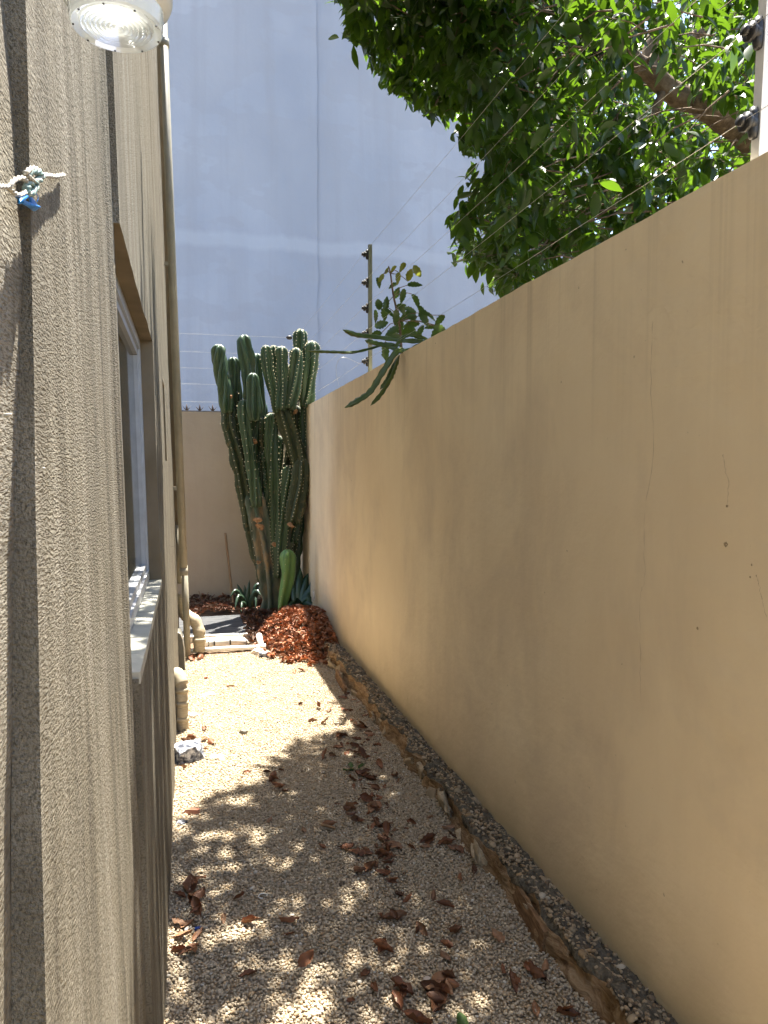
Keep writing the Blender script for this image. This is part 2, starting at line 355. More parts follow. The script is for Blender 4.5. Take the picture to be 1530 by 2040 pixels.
def ico():
    p = (1+5**0.5)/2
    V = np.array([(-1,p,0),(1,p,0),(-1,-p,0),(1,-p,0),(0,-1,p),(0,1,p),(0,-1,-p),(0,1,-p),(p,0,-1),(p,0,1),(-p,0,-1),(-p,0,1)], float)
    V /= np.linalg.norm(V[0])
    F = np.array([(0,11,5),(0,5,1),(0,1,7),(0,7,10),(0,10,11),(1,5,9),(5,11,4),(11,10,2),(10,7,6),(7,1,8),(3,9,4),(3,4,2),(3,2,6),(3,6,8),(3,8,9),(4,9,5),(2,4,11),(6,2,10),(8,6,7),(9,8,1)])
    return V, F
IV, IF = ico()
def pebbles(P, R, C):
    """Irregular little stones at P with radii R and colours C, as one mesh's arrays."""
    n = len(P)
    B = IV[None]*(1 + RNG.uniform(-0.30, 0.30, (n, 12, 1)))
    sc = np.stack([RNG.uniform(0.75, 1.35, n), RNG.uniform(0.65, 1.1, n), RNG.uniform(0.45, 0.85, n)], 1)[:, None]
    B = B*sc*R[:, None, None]
    a = RNG.uniform(0, 2*math.pi, n); b = RNG.uniform(-0.7, 0.7, n)
    ca, sa, cb, sb = np.cos(a)[:, None], np.sin(a)[:, None], np.cos(b)[:, None], np.sin(b)[:, None]
    x, y, z = B[..., 0], B[..., 1], B[..., 2]
    y, z = y*cb - z*sb, y*sb + z*cb
    x, y = x*ca - y*sa, x*sa + y*ca
    V = (np.stack([x, y, z], 2) + P[:, None]).reshape(-1, 3)
    F = (IF[None] + (np.arange(n)*12)[:, None, None]).reshape(-1, 3)
    return V, F, np.repeat(C, 12, 0)
def stone_cols(n, dark=0.035):
    base = np.array([0.49, 0.405, 0.29]); C = base[None]*RNG.uniform(0.74, 1.12, (n, 1))
    k = RNG.random(n)
    C[k < dark] = np.array([0.20, 0.155, 0.11])*RNG.uniform(0.6, 1.3, ((k < dark).sum(), 1))
    C[(k > 0.85)] *= np.array([0.92, 0.82, 0.70])
    C[(k > 0.98)] = np.array([0.62, 0.57, 0.48])
    return np.clip(C, 0, 0.82)
sp = 0.0092
gx, gy = np.meshgrid(np.arange(-0.10, 1.14, sp), np.arange(1.45, 6.45, sp))
gx = gx.ravel() + RNG.uniform(-0.6, 0.6, gx.size)*sp; gy = gy.ravel() + RNG.uniform(-0.6, 0.6, gy.size)*sp
hz = np.array([gz(a, b) for a, b in zip(gx, gy)])
PP = np.stack([gx, gy, hz + RNG.uniform(-0.001, 0.005, gx.size)], 1)
RR = RNG.uniform(0.0040, 0.0062, gx.size); big = RNG.random(gx.size) < 0.03; RR[big] *= RNG.uniform(1.3, 1.9, big.sum())
V, F, C = pebbles(PP, RR, stone_cols(len(PP)))
tag(link('gravel', np_mesh('gravel', V, F, 'pebbles', C)), kind='stuff', label='pale cream gravel covering the passage floor', cat='gravel')

# ------------------------------------------------------------------ house on the left
LX0, LK = -0.083, 0.022
def LW(u, Y, z): return (LX0 - LK*z + u, Y, z)
house = empty('house', (LX0-0.3, 3.0, 0), 'house with streaked grey-beige rough render along the left side', 'house')
UB = -0.013
ZT = 6.2
WY0, WY1, WZ0, WZ1 = 1.66, 3.10, 1.105, 2.065       # window opening
VY0, VY1, VZ0, VZ1 = 4.35, 4.72, 1.615, 2.085       # small far opening
def lwp(px, py, u):
    d = ray(px, py); tt = (LX0+u-LK*EYE)/(d[0]+LK*d[2]); return Vector(CO+d*tt)
_b0, _b1 = lwp(50, 0, UB), lwp(92, 2040, UB)
def yband(z): return _b1.y + (_b0.y-_b1.y)*(z-_b1.z)/(_b0.z-_b1.z)
m = MB()
def stepdepth(z):
    pts = [(-1, .030), (1.0, .028), (1.25, .024), (1.48, .019), (1.62, .013), (1.74, .007), (1.86, .012), (2.0, .020), (2.6, .03), (9, .03)]
    for (a, b), (c, d) in zip(pts, pts[1:]):
        if a <= z <= c: return 1.0*(b + (d-b)*(z-a)/(c-a)) + 0.0012*nz(0, 0, z, 14)
    return .012
def wallgrid(fY0, fY1, z0, z1, fu, nY, nZ):
    def fn(a, b):
        z = z0+(z1-z0)*b; Y = fY0(z)+(fY1(z)-fY0(z))*a
        return LW(fu(Y, z), Y, z)
    m.grid(fn, nY, nZ, True)
und = lambda Y, z: 0.0016*nz(0, Y, z*0.35, 4.0) + 0.0008*nz(5, Y, z*0.5, 14.0)
# near segment (recessed plaster), step face, middle segment with a ribbed strip next to the window
wallgrid(lambda z: -1.2, yband, -0.1, ZT, lambda Y, z: UB - stepdepth(z) + und(Y, z), 40, 220)
m.grid(lambda a, b: LW((UB - stepdepth(-0.1+(ZT+0.1)*b))*(1-a) + (UB+und(yband(-0.1+(ZT+0.1)*b), -0.1+(ZT+0.1)*b))*a, yband(-0.1+(ZT+0.1)*b), -0.1+(ZT+0.1)*b), 2, 220, False)
def ribs(Y):
    r = 0.0
    if 1.47 < Y < 1.61: r = 0.0035*math.sin((Y-1.47)/0.14*math.pi*5)*(1 if Y > 1.51 else 0.4)
    return r
wallgrid(yband, lambda z: WY0, -0.1, ZT, lambda Y, z: UB + und(Y, z) + ribs(Y), 110, 240)
# step face up to the far plane (whole height except at the opening)
for za, zb in ((-0.1, WZ0), (WZ1, ZT)):
    m.grid(lambda a, b: LW((UB+und(WY0, za+(zb-za)*b))*(1-a), WY0, za+(zb-za)*b), 2, 80, False)
farund = lambda Y, z: 0.005*nz(9, Y*1.2, z*0.22, 3.0) + 0.0018*nz(3, Y, z*0.2, 9.0) + 0.0014*nz(3, Y, z, 7.0)
def edge(Y, z, a, b):                               # keeps the undulation out of straight borders
    return farund(Y, z)*min(1, (Y-WY0)/0.3)
YE = 6.75
for (ya, yb_, za, zb) in ((WY0, YE, -0.1, WZ0), (WY0, YE, WZ1, ZT), (WY1, VY0, WZ0, WZ1), (VY1, YE, WZ0, WZ1), (VY0, VY1, WZ0, VZ0)):
    zz = (za, zb)
    def fu(Y, z, zz=zz):
        return edge(Y, z, 0, 0)
    wallgrid(lambda z, ya=ya: ya, lambda z, yb_=yb_: yb_, za, zb, fu, max(4, int((yb_-ya)*30)), max(4, int((zb-za)*16)))
m.add([LW(0, YE, -0.1), LW(-3, YE, -0.1), LW(-3, YE, ZT), LW(0, YE, ZT)], [(0, 1, 2, 3)])
m.add([LW(0, YE, ZT), LW(-3, YE, ZT), LW(-3, -1.2, ZT), LW(0, -1.2, ZT)], [(0, 1, 2, 3)])
m.add([LW(-3, -1.2, -0.1), LW(-3, -1.2, ZT), LW(-3, YE, ZT), LW(-3, YE, -0.1)], [(0, 1, 2, 3)])
m.add([LW(-3, -1.2, -0.1), LW(UB, -1.2, -0.1), LW(UB, -1.2, ZT), LW(-3, -1.2, ZT)], [(0, 1, 2, 3)])
m.build('wall', 'house_stucco', house)
# reveals
UI = -0.062
m = MB()
def quad(mb, *ps): mb.add([LW(*p) for p in ps], [tuple(range(len(ps)))])
e0 = 0.0
def strip(mb, P0, P1, Q0, Q1, n=30):
    """grid between the outer line P0-P1 (follows the wall's undulation) and inner line Q0-Q1"""
    def fn(a, b):
        p = [P0[i]+(P1[i]-P0[i])*a for i in range(3)]; q = [Q0[i]+(Q1[i]-Q0[i])*a for i in range(3)]
        p[0] += edge(p[1], p[2], 0, 0)
        return LW(*[p[i]+(q[i]-p[i])*b for i in range(3)])
    mb.grid(fn, n, 2, False)
strip(m, (0, WY0, WZ1), (0, WY1, WZ1), (UI, WY0, WZ1), (UI, WY1, WZ1))
strip(m, (0, WY1, WZ0), (0, WY1, WZ1), (UI, WY1, WZ0), (UI, WY1, WZ1))
strip(m, (UB, WY0, WZ0), (UB, WY0, WZ1), (UI, WY0, WZ0), (UI, WY0, WZ1))
m.build('reveal', 'house_reveal', house); m = MB()
strip(m, (0, VY0, VZ1-0.02), (0, VY1, VZ1-0.02), (UI, VY0, VZ1-0.02), (UI, VY1, VZ1-0.02))
strip(m, (0, VY1, VZ0), (0, VY1, VZ1-0.02), (UI, VY1, VZ0), (UI, VY1, VZ1-0.02))
strip(m, (0, VY0, VZ0), (0, VY1, VZ0), (UI, VY0, VZ0), (UI, VY1, VZ0))
m.build('reveal', 'house_reveal', house)
def window(y0, y1, z0, z1, u, fr, name='window', mull=True):
    wdw = MB(); wdw.box((u-0.012, y0+fr*0.6, z0+fr*0.6), (u-0.006, y1-fr*0.6, z1-fr*0.6), fn=LW)
    W = wdw.build(name, 'window_glass', house)
    bars = [((u-0.02, y0, z1-fr), (u+0.018, y1, z1)), ((u-0.02, y0, z0), (u+0.018, y1, z0+fr)),
            ((u-0.02, y0, z0+fr), (u+0.018, y0+fr, z1-fr)), ((u-0.02, y1-fr, z0+fr), (u+0.018, y1, z1-fr))]
    for a, b in bars:
        k = MB(); k.box(a, b, fn=LW); k.build('frame', 'frame_white', W)
    if mull:
        f2 = fr*0.75
        for a, b in (((u-0.015, y0+fr, z1-fr-f2), (u+0.009, y1-fr, z1-fr-0.003)), ((u-0.015, y1-fr-f2, z0+fr), (u+0.009, y1-fr-0.003, z1-fr-f2-0.002)),
                     ((u-0.015, y0+fr, z0+fr+0.002), (u+0.010, y1-fr, z0+fr+f2))):
            k = MB(); k.box(a, b, fn=LW); k.build('sash', 'frame_white', W)
        k = MB(); ym = (y0+y1)*0.5-0.25
        k.box((u-0.014, ym-0.018, z0+fr), (u+0.012, ym+0.018, z1-fr), fn=LW); k.build('mullion', 'frame_dark', W)
    return W
W1 = window(WY0+0.002, WY1-0.002, WZ0+0.02, WZ1-0.002, UI+0.0, 0.035)
# window sill of separate tiles, a little proud of the wall
nt = 8
for i in range(nt):
    y0 = WY0+0.004 + (WY1-WY0-0.008)*i/nt; y1 = WY0+0.004 + (WY1-WY0-0.008)*(i+1)/nt - 0.003
    k = MB(); k.box((UI-0.01, y0, WZ0-0.012), (0.004 + rnd.uniform(-0.001, 0.001), y1, WZ0+0.014+rnd.uniform(-0.0008, 0.0008)), fn=LW)
    k.build('sill_tile', 'sill_tile', W1)
window(VY0+0.002, VY1-0.002, VZ0+0.002, VZ1-0.022, UI, 0.02, mull=False)
# small screw plugs in the render
for px, py in ((85, 935), (17, 828)):
    d = ray(px, py); tt = (LX0+UB-LK*EYE)/(d[0]+LK*d[2]); p = Vector(CO+d*tt)
    k = MB(); k.tube([p+Vector((-0.003, 0, 0)), p+Vector((0.0022, 0, 0.001))], [0.0018, 0.0012], 8); k.build('screw_plug', 'rope_white', house)

# ------------------------------------------------------------------ boundary wall on the right, with rubble footing
bw = empty('boundary_wall', (XR+0.1, 4.0, 0), 'long smooth tan plastered boundary wall running down the right side', 'wall')
Y0, Y1 = -1.0, YB+0.2
def wtop(Y): return TOP + 0.006*nz(Y, 0, 0, 1.3) + 0.003*nz(Y, 2, 0, 9)
def wbase(Y): return 0.075 + 0.012*nz(Y, 5, 0, 2.2) + 0.006*nz(Y, 5, 0, 14)
def wx(Y, z): return XR + 0.004*nz(Y*0.6, z*0.6, 4) + 0.0015*nz(Y, z, 8, 4.0)
m = MB()
def fn(a, b):
    Y = Y0+(Y1-Y0)*a; z = -0.06+(wtop(Y)+0.06)*b; return (wx(Y, z), Y, z)
m.grid(fn, 260, 60)
m.grid(lambda a, b: (wx(Y0+(Y1-Y0)*a, TOP) + 0.15*b, Y0+(Y1-Y0)*a, wtop(Y0+(Y1-Y0)*a)), 260, 3)
m.grid(lambda a, b: (XR+0.15, Y0+(Y1-Y0)*a, wtop(Y0+(Y1-Y0)*a)*(1-b) - 0.06*b), 60, 3)
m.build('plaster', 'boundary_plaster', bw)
# cracks and chips
def ribbon(pts, w0):
    k = MB(); P = [atX(x, y, XR) for x, y in pts]; P = curve_pts(P, len(pts)*9); n = len(P); vs = []
    for i, p in enumerate(P):
        ww = w0*0.85*max(0.10, 0.5+1.1*nz(i*0.55, w0*900, 0))*min(1, (n-1-i)/4+0.15)
        j = 0.006*nz(i*0.45, 0, 3)+0.0025*nz(i*1.9, 0, 3)
        x = wx(p.y, p.z) - 0.0016
        vs += [(x, p.y-ww+j, p.z), (x, p.y+ww+j, p.z)]
    k.add(vs, [(2*i, 2*i+1, 2*i+3, 2*i+2) for i in range(n-1)]); k.build('crack', 'crack_dark', bw)
ribbon([(1302, 640), (1298, 760), (1303, 900), (1285, 1030), (1286, 1150), (1277, 1190), (1277, 1300), (1278, 1400)], 0.0009)
ribbon([(1441, 905), (1446, 940), (1452, 960), (1449, 1005)], 0.0011)
ribbon([(1508, 1145), (1516, 1180), (1529, 1240)], 0.0013)
for px, py, r in ((1447, 1085, 0.010), (1449, 1008, 0.006), (1390, 1252, 0.006), (1122, 1391, 0.003), (868, 684, 0.006), (1240, 1323, 0.003), (1498, 1125, 0.004), (1495, 1150, 0.004)):
    p = atX(px, py, XR); k = MB(); vs = []
    for q in range(14):
        a = 2*math.pi*q/14; rr = r*(0.6+0.5*rnd.random()); vs.append((wx(p.y, p.z)-0.0012, p.y+math.cos(a)*rr*0.8, p.z+math.sin(a)*rr*0.7))
    c0 = (wx(p.y, p.z)+0.0005, p.y, p.z); k.add(vs+[c0], [(q, (q+1) % 14, 14) for q in range(14)]); k.build('chip', 'crack_dark', bw)

# footing: rough concrete ledge with a broken tan face
FY0, FY1 = 0.4, 7.35
def fout(Y): return 1.122 + 0.032*nz(Y, 1, 0, 1.9) + 0.030*nz(Y, 1, 0, 5.2) + 0.014*nz(Y, 1, 0, 15) - 0.02*max(0, min(1, (Y-4)/2))
def ftop(Y): return 0.086 + 0.016*nz(Y, 7, 0, 3) + 0.022*max(0, min(1, (Y-3.2)/2))
NP = 15
m = MB(); vs = []; NYF = 620
for j in range(NYF):
    Y = FY0+(FY1-FY0)*j/(NYF-1); xo = fout(Y); zt = ftop(Y)
    for i in range(NP):
        s = i/(NP-1)
        if s < 0.55:
            q = s/0.55; x = XR+0.01+(xo-XR-0.01)*q; z = wbase(Y)+0.012 + (zt-wbase(Y))*q
            r = 0.014
        else:
            q = (s-0.55)/0.45; x = xo - 0.030*q**1.5 + 0.030*math.sin(q*math.pi)*(0.2+1.3*nz(Y, 3, 0, 4)); z = zt*(1-q) - 0.03*q
            r = 0.016
        x += 1.5*r*nz(Y*1.0, s*3, 1, 9); z += 1.9*r*nz(Y, s*2, 5, 11)*(1 if i else 0.4) + 0.007*nz(Y, s*4, 9, 55)
        x += 0.005*nz(Y, s*4, 2, 60)
        if i == 0: x = XR+0.012
        vs.append((x, Y, z))
fs = [(j*NP+i, j*NP+i+1, (j+1)*NP+i+1, (j+1)*NP+i) for j in range(NYF-1) for i in range(NP-1)]
m.add(vs, fs, True)
m.mi = [0 if (k % (NP-1)) < 8 else 1 for k in range(len(fs))]
footing = m.build('footing', ['footing_concrete', 'footing_face'], bw)
# pebbles embedded on top of the footing and along its foot
n = 5200
yy = RNG.uniform(1.0, 7.2, n); ss = RNG.uniform(0, 1, n)
xx = np.array([XR + (fout(b)-XR)*c*0.95 for b, c in zip(yy, ss)]); zz = np.array([wbase(b)+0.012+(ftop(b)-wbase(b))*c for b, c in zip(yy, ss)])
RF = RNG.uniform(0.004, 0.009, n); RF[RNG.random(n) < 0.06] *= 1.9
zz = zz + 0.012*np.array([nz(b, c*2, 6, 11) for b, c in zip(yy, ss)])
CC = stone_cols(n, 0.28)*np.array([0.82, 0.77, 0.70])
V, F, C = pebbles(np.stack([xx, yy, zz], 1), RF, CC)
tag(link('aggregate', np_mesh('aggregate', V, F, 'pebbles', C), footing), kind='stuff')
# broken flakes of the footing's face
def rock_mesh(name, mat, sub=2, rough=0.25, seed=0, flat=1.0, lim=0.72):
    import bmesh
    bm = bmesh.new(); bmesh.ops.create_icosphere(bm, subdivisions=sub, radius=1)
    for v in bm.verts:
        d = 1 + rough*nz(v.co.x, v.co.y, v.co.z+seed*7.3, 1.3) + rough*0.5*nz(v.co.x, v.co.y, v.co.z+seed*3.1, 3.1)
        v.co *= d
        for ax in range(3): v.co[ax] = max(-lim, min(lim, v.co[ax]))
        v.co.z *= flat
    me = bpy.data.meshes.new(name); bm.to_mesh(me); bm.free(); me.materials.append(MATS[mat]); return me
flakes = [rock_mesh('stone', 'broken_stone', 2, 1.2, i*1.7+.3, 1.0, 0.9) for i in range(7)]
for i in range(34):
    Y = rnd.uniform(1.3, 6.9)
    o = link('stone', flakes[i % 7], footing)
    o.location = (fout(Y)-0.012+rnd.uniform(-0.012, 0.010), Y, rnd.uniform(0.005, 0.05))
    o.scale = (rnd.uniform(0.008, 0.018), rnd.uniform(0.02, 0.075)*(1.4 if rnd.random() < .2 else 1), rnd.uniform(0.016, 0.045))
    o.rotation_euler = (rnd.uniform(-0.7, 0.7), rnd.uniform(-0.5, 0.4), rnd.uniform(-0.45, 0.45))
# strips of old shuttering board along the near footing
def board(p0, p1, zt0, zt1, th=0.016, name='board'):
    p0 = p0 + Vector((-0.022, 0, 0)); p1 = p1 + Vector((-0.022, 0, 0)); zt0 += 0.012; zt1 += 0.012
    k = MB(); n = 14
    for side in (0, 1):
        pass
    def fn(a, b):
        p = p0.lerp(p1, a); z = -0.03 + (zt0+(zt1-zt0)*a+0.03)*b
        return (p.x + 0.004*nz(p.y, b, 0, 15)+0.012*b, p.y, z + (0.006*nz(p.y, 0, 4, 22) if b > 0.9 else 0))
    k.grid(fn, n, 6, False)
    k.grid(lambda a, b: (fn(a, b)[0]+th, fn(a, b)[1], fn(a, b)[2]), n, 6, False)
    k.grid(lambda a, b: (fn(a, 1)[0]+th*b, fn(a, 1)[1], fn(a, 1)[2]), n, 2, False)
    for e in (0, 1): k.grid(lambda a, b: (fn(e, a)[0]+th*b, fn(e, a)[1], fn(e, a)[2]), 6, 2, False)
    k.build(name, 'old_timber', footing)
g1, g2 = atz(1000, 1745), atz(1088, 1895)
board(g1, g2, 0.062, 0.055)
board(atz(1110, 1840), atz(1195, 1985), 0.055, 0.05); board(atz(955, 1690), atz(985, 1735), 0.05, 0.03)
board(atz(1185, 1960), atz(1260, 2060), 0.06, 0.045); board(atz(672, 1352), atz(690, 1382), 0.06, 0.03)

# ------------------------------------------------------------------ back wall
bk = empty('back_wall', (0.2, YB, 0), 'beige plastered wall closing the end of the passage behind the cactus', 'wall')
m = MB(); m.grid(lambda a, b: (-4+(XR+3.99)*a, YB+0.004*nz(a*9, b*4), -0.06+(2.235+0.06)*b), 90, 30)
m.grid(lambda a, b: (-4+(XR+3.99)*a, YB+0.15*b, 2.235), 4, 2); m.grid(lambda a, b: (-4+(XR+3.99)*a, YB+0.15, 2.235-2.3*b), 4, 2)
m.build('plaster', 'back_plaster', bk)
sk = empty('wall_spikes', (0.2, YB+0.07, 2.235), 'row of dark anti-climb spikes on top of the back wall', 'spikes')
m = MB(); m.box((-1.4, YB+0.03, 2.2385), (1.0, YB+0.12, 2.252)); m.build('strip', 'frame_dark', sk)
x = -1.3
while x < 0.95:
    for dx, dy, hh in ((0, 0, 0.085), (0.05, 0.01, 0.06), (-0.05, -0.01, 0.06)):
        k = MB(); b0 = Vector((x, YB+0.07, 2.25)); k.tube([b0, b0+Vector((dx*0.5, dy, hh*0.45)), b0+Vector((dx, dy*2, hh))], [0.016 if dx == 0 else 0.006, 0.012 if dx == 0 else 0.005, 0.0008], 6)
        k.build('spike', 'spike_brown', sk)
    x += 0.145

# ------------------------------------------------------------------ tall building behind
tb = empty('tall_building', (3, 16, 0), 'tall windowless pale blue-white rendered building behind the back wall', 'building')
YT = 16.0
xc = atY(632, 400, YT).x; xr = atY(1165, 300, YT+0.3).x
m = MB(); m.box((-22, YT+0.02, -0.06), (xc-0.12, YT+12, 15))
ex = lambda z: xc + 0.05*nz(z, 0, 0, 0.9) + 0.025*nz(z, 3, 0, 3.1)
m.grid(lambda a, b: (-22+(ex(-0.06+15.06*b)+22)*a, YT, -0.06+15.06*b), 12, 120); m.grid(lambda a, b: (ex(-0.06+15.06*b), YT+0.06*a, -0.06+15.06*b), 2, 120)
m.build('wall', 'tower_render', tb)
m = MB(); m.box((xc-0.11, YT+0.05, -0.06), (xr, YT+12, 14.8)); m.build('wall', 'tower_render', tb)

# ------------------------------------------------------------------ electric fences
ZI = (0.10, 0.30, 0.48, 0.66, 0.86)
def insulator(parent, p, side):
    k = MB(); s = side
    k.tube([p+Vector((0, 0, -0.034)), p+Vector((0, 0, -0.02)), p+Vector((0, 0, 0.02)), p+Vector((0, 0, 0.034))], [0.009, 0.012, 0.012, 0.009], 8)
    k.tube([p, p+Vector((s*0.018, 0, 0))], 0.016, 8); k.tube([p+Vector((s*0.018, 0, 0)), p+Vector((s*0.026, 0, 0))], 0.022, 8)
    k.tube([p+Vector((s*0.026, 0, 0)), p+Vector((s*0.040, 0, 0.002))], 0.012, 8)
    return k.build('insulator', 'dark_plastic', parent)
def fpost(fence, base, lean, mat, hgt=0.93, name='post', wdt=0.026):
    top = base+Vector((lean, 0, hgt)); k = MB(); hw = wdt/2
    f2 = lambda x, y, z: (base.x+lean*z/hgt+x, base.y+y, base.z+z)
    k.box((-hw, -hw, -0.25), (hw, hw, hgt), fn=f2)
    po = k.build(name, mat, fence); A = []
    for zi in ZI:
        p = base+Vector((lean*zi/hgt - hw-0.008, 0, zi)); insulator(po, p, -1); A.append(p+Vector((-0.030, 0, 0)))
    return A
fence = empty('electric_fence', (XR+0.05, 4, TOP), 'five-wire electric fence on posts along the right boundary wall', 'fence')
A1 = fpost(fence, Vector((XR+0.045, 1.47, TOP-0.004)), 0.030, 'post_white', 0.95)
A2 = fpost(fence, Vector((XR+0.055, 5.27, TOP-0.004)), 0.0, 'post_green')
A3 = fpost(fence, Vector((XR+0.055, 8.72, TOP-0.004)), -0.01, 'post_green')
A0 = [Vector((p.x-0.03, -2.4, p.z)) for p in A1]
for a, b in ((A0, A1), (A1, A2), (A2, A3)):
    for p, q in zip(a, b):
        k = MB(); k.tube([p.lerp(q, s/10)+Vector((0, 0, -0.012*math.sin(math.pi*s/10)+0.001*rnd.uniform(-1, 1))) for s in range(11)], 0.0007, 5); k.build('wire', 'wire_steel', fence)
k = MB(); p = Vector(A2[0])   # loose tail of wire hanging at the far post
k.tube(curve_pts([p+Vector((-0.02, 0, -0.02)), p+Vector((-0.16, -0.02, 0.02)), p+Vector((-0.20, 0, -0.06)), p+Vector((-0.18, 0.0, -0.18))], 16), 0.001, 4); k.build('loose_wire', 'wire_steel', fence)
bf = empty('back_electric_fence', (0, YB+0.08, 2.24), 'thin electric fence wires above the back wall, ending at an insulator behind the cactus', 'fence')
for i, zi in enumerate(ZI):
    p = A3[i]+Vector((-0.02, -0.01, 0)); q = Vector((-2.4, YB+0.06, p.z+0.02))
    k = MB(); k.tube([p, p.lerp(q, .5)+Vector((0, 0, -0.012)), q], 0.0011, 5); k.build('wire', 'wire_steel', bf)
k = MB(); p = A3[4]+Vector((-0.03, -0.012, 0)); k.tube([p, p+Vector((-0.02, 0, 0)), p+Vector((-0.055, 0, 0)), p+Vector((-0.07, 0, 0))], [0.014, 0.026, 0.022, 0.006], 8); k.build('strain_insulator', 'dark_plastic', bf)

# ------------------------------------------------------------------ cactus at the end of the passage
OCT = [(1,0,0),(-1,0,0),(0,1,0),(0,-1,0),(0,0,1),(0,0,-1)]; OCF = [(0,2,4),(2,1,4),(1,3,4),(3,0,4),(2,0,5),(1,2,5),(3,1,5),(0,3,5)]
def cactus_stem(parent, P, wpx, Y, mat='cactus_skin', ribs=5, twist=1.2, tip=True, taper=None, areoles=0, seed=0, dY=0.0, ar=0.0075):
    """P: image points from the base to the tip; Y depth; wpx width in pixels."""
    pts = [atY(x, y, Y + dY*i/(len(P)-1)) for i, (x, y) in enumerate(P)]
    L = sum((b-a).length for a, b in zip(pts, pts[1:])); n = max(10, int(L/0.035))
    C = curve_pts(pts, n); R0 = wpx*0.57*Y/1500.0
    rad = []
    for i in range(n):
        s = i/(n-1); d = s*L
        r = R0*(1 + 0.10*nz(d, seed*3.7, 0, 5.5) + 0.05*nz(d, seed, 0, 17))
        if taper: r *= taper[0] + (taper[1]-taper[0])*s
        else: r *= 0.86 + 0.14*min(1, d/0.15)
        rad.append(r)
    if tip:                                     # rounded end
        T = (C[-1]-C[-2]).normalized(); r = rad[-1]; base = C[-1] - T*r*0.9
        C = [c for c in C if (c-base).dot(T) < -0.004]; rad = rad[:len(C)]
        for a in (0.0, 0.3, 0.6, 0.85, 1.1, 1.32, 1.5):
            C.append(base + T*(math.sin(a)*r*1.05)); rad.append(r*max(0.05, math.cos(a)))
    n = len(C); seg = ribs*6; vs = []; crest = []
    T = [(C[min(i+1, n-1)]-C[max(i-1, 0)]).normalized() for i in range(n)]
    u = T[0].cross(Vector((0, 1, 0.01))).normalized(); d = 0.0
    for i in range(n):
        if i: d += (C[i]-C[i-1]).length
        u = (u - T[i]*u.dot(T[i])).normalized(); v = T[i].cross(u)
        ph = twist*(math.sin(d*3.1+seed)*0.8 + d*1.2) + seed
        for k in range(seg):
            a = 2*math.pi*k/seg; q = abs(math.cos(a*ribs/2)); f = 0.42 + 0.66*q**1.25
            kc = ((k+3)//6) % ribs; wob = 1 + 0.22*q*nz(d*7, kc*5.0+seed, 0) + 0.05*q*nz(d*30, kc*3.0, seed)
            vs.append(C[i] + (u*math.cos(a+ph) + v*math.sin(a+ph))*rad[i]*f*wob)
            if q > 0.999: crest.append((i, vs[-1]))
    m = MB(); m.add(vs, [(i*seg+k, i*seg+(k+1) % seg, (i+1)*seg+(k+1) % seg, (i+1)*seg+k) for i in range(n-1) for k in range(seg)] +
          [tuple((n-1)*seg+k for k in range(seg)), tuple(range(seg))[::-1]], True)
    st = m.build('stem', mat, parent)
    if areoles:
        k = MB(); rr = random.Random(seed)
        for r in range(ribs):
            line = [p for (i, p) in crest][r::ribs]
            acc = 0.0
            for a, b in zip(line, line[1:]):
                dl = (b-a).length; acc += dl
                if acc > areoles:
                    acc = 0; s = ar*rr.uniform(0.7, 1.2); k.add([(b.x+q[0]*s, b.y+q[1]*s, b.z+q[2]*s*0.8) for q in OCT], OCF)
        if k.v: tag(k.build('areoles', 'areole', st), kind='stuff')
    return st
cc = atY(548, 1225, 8.0)
cac = empty('cactus', (cc.x, 8.0, 0), 'tall many-stemmed ribbed columnar cactus standing in the far corner', 'cactus')
Yc = 8.05
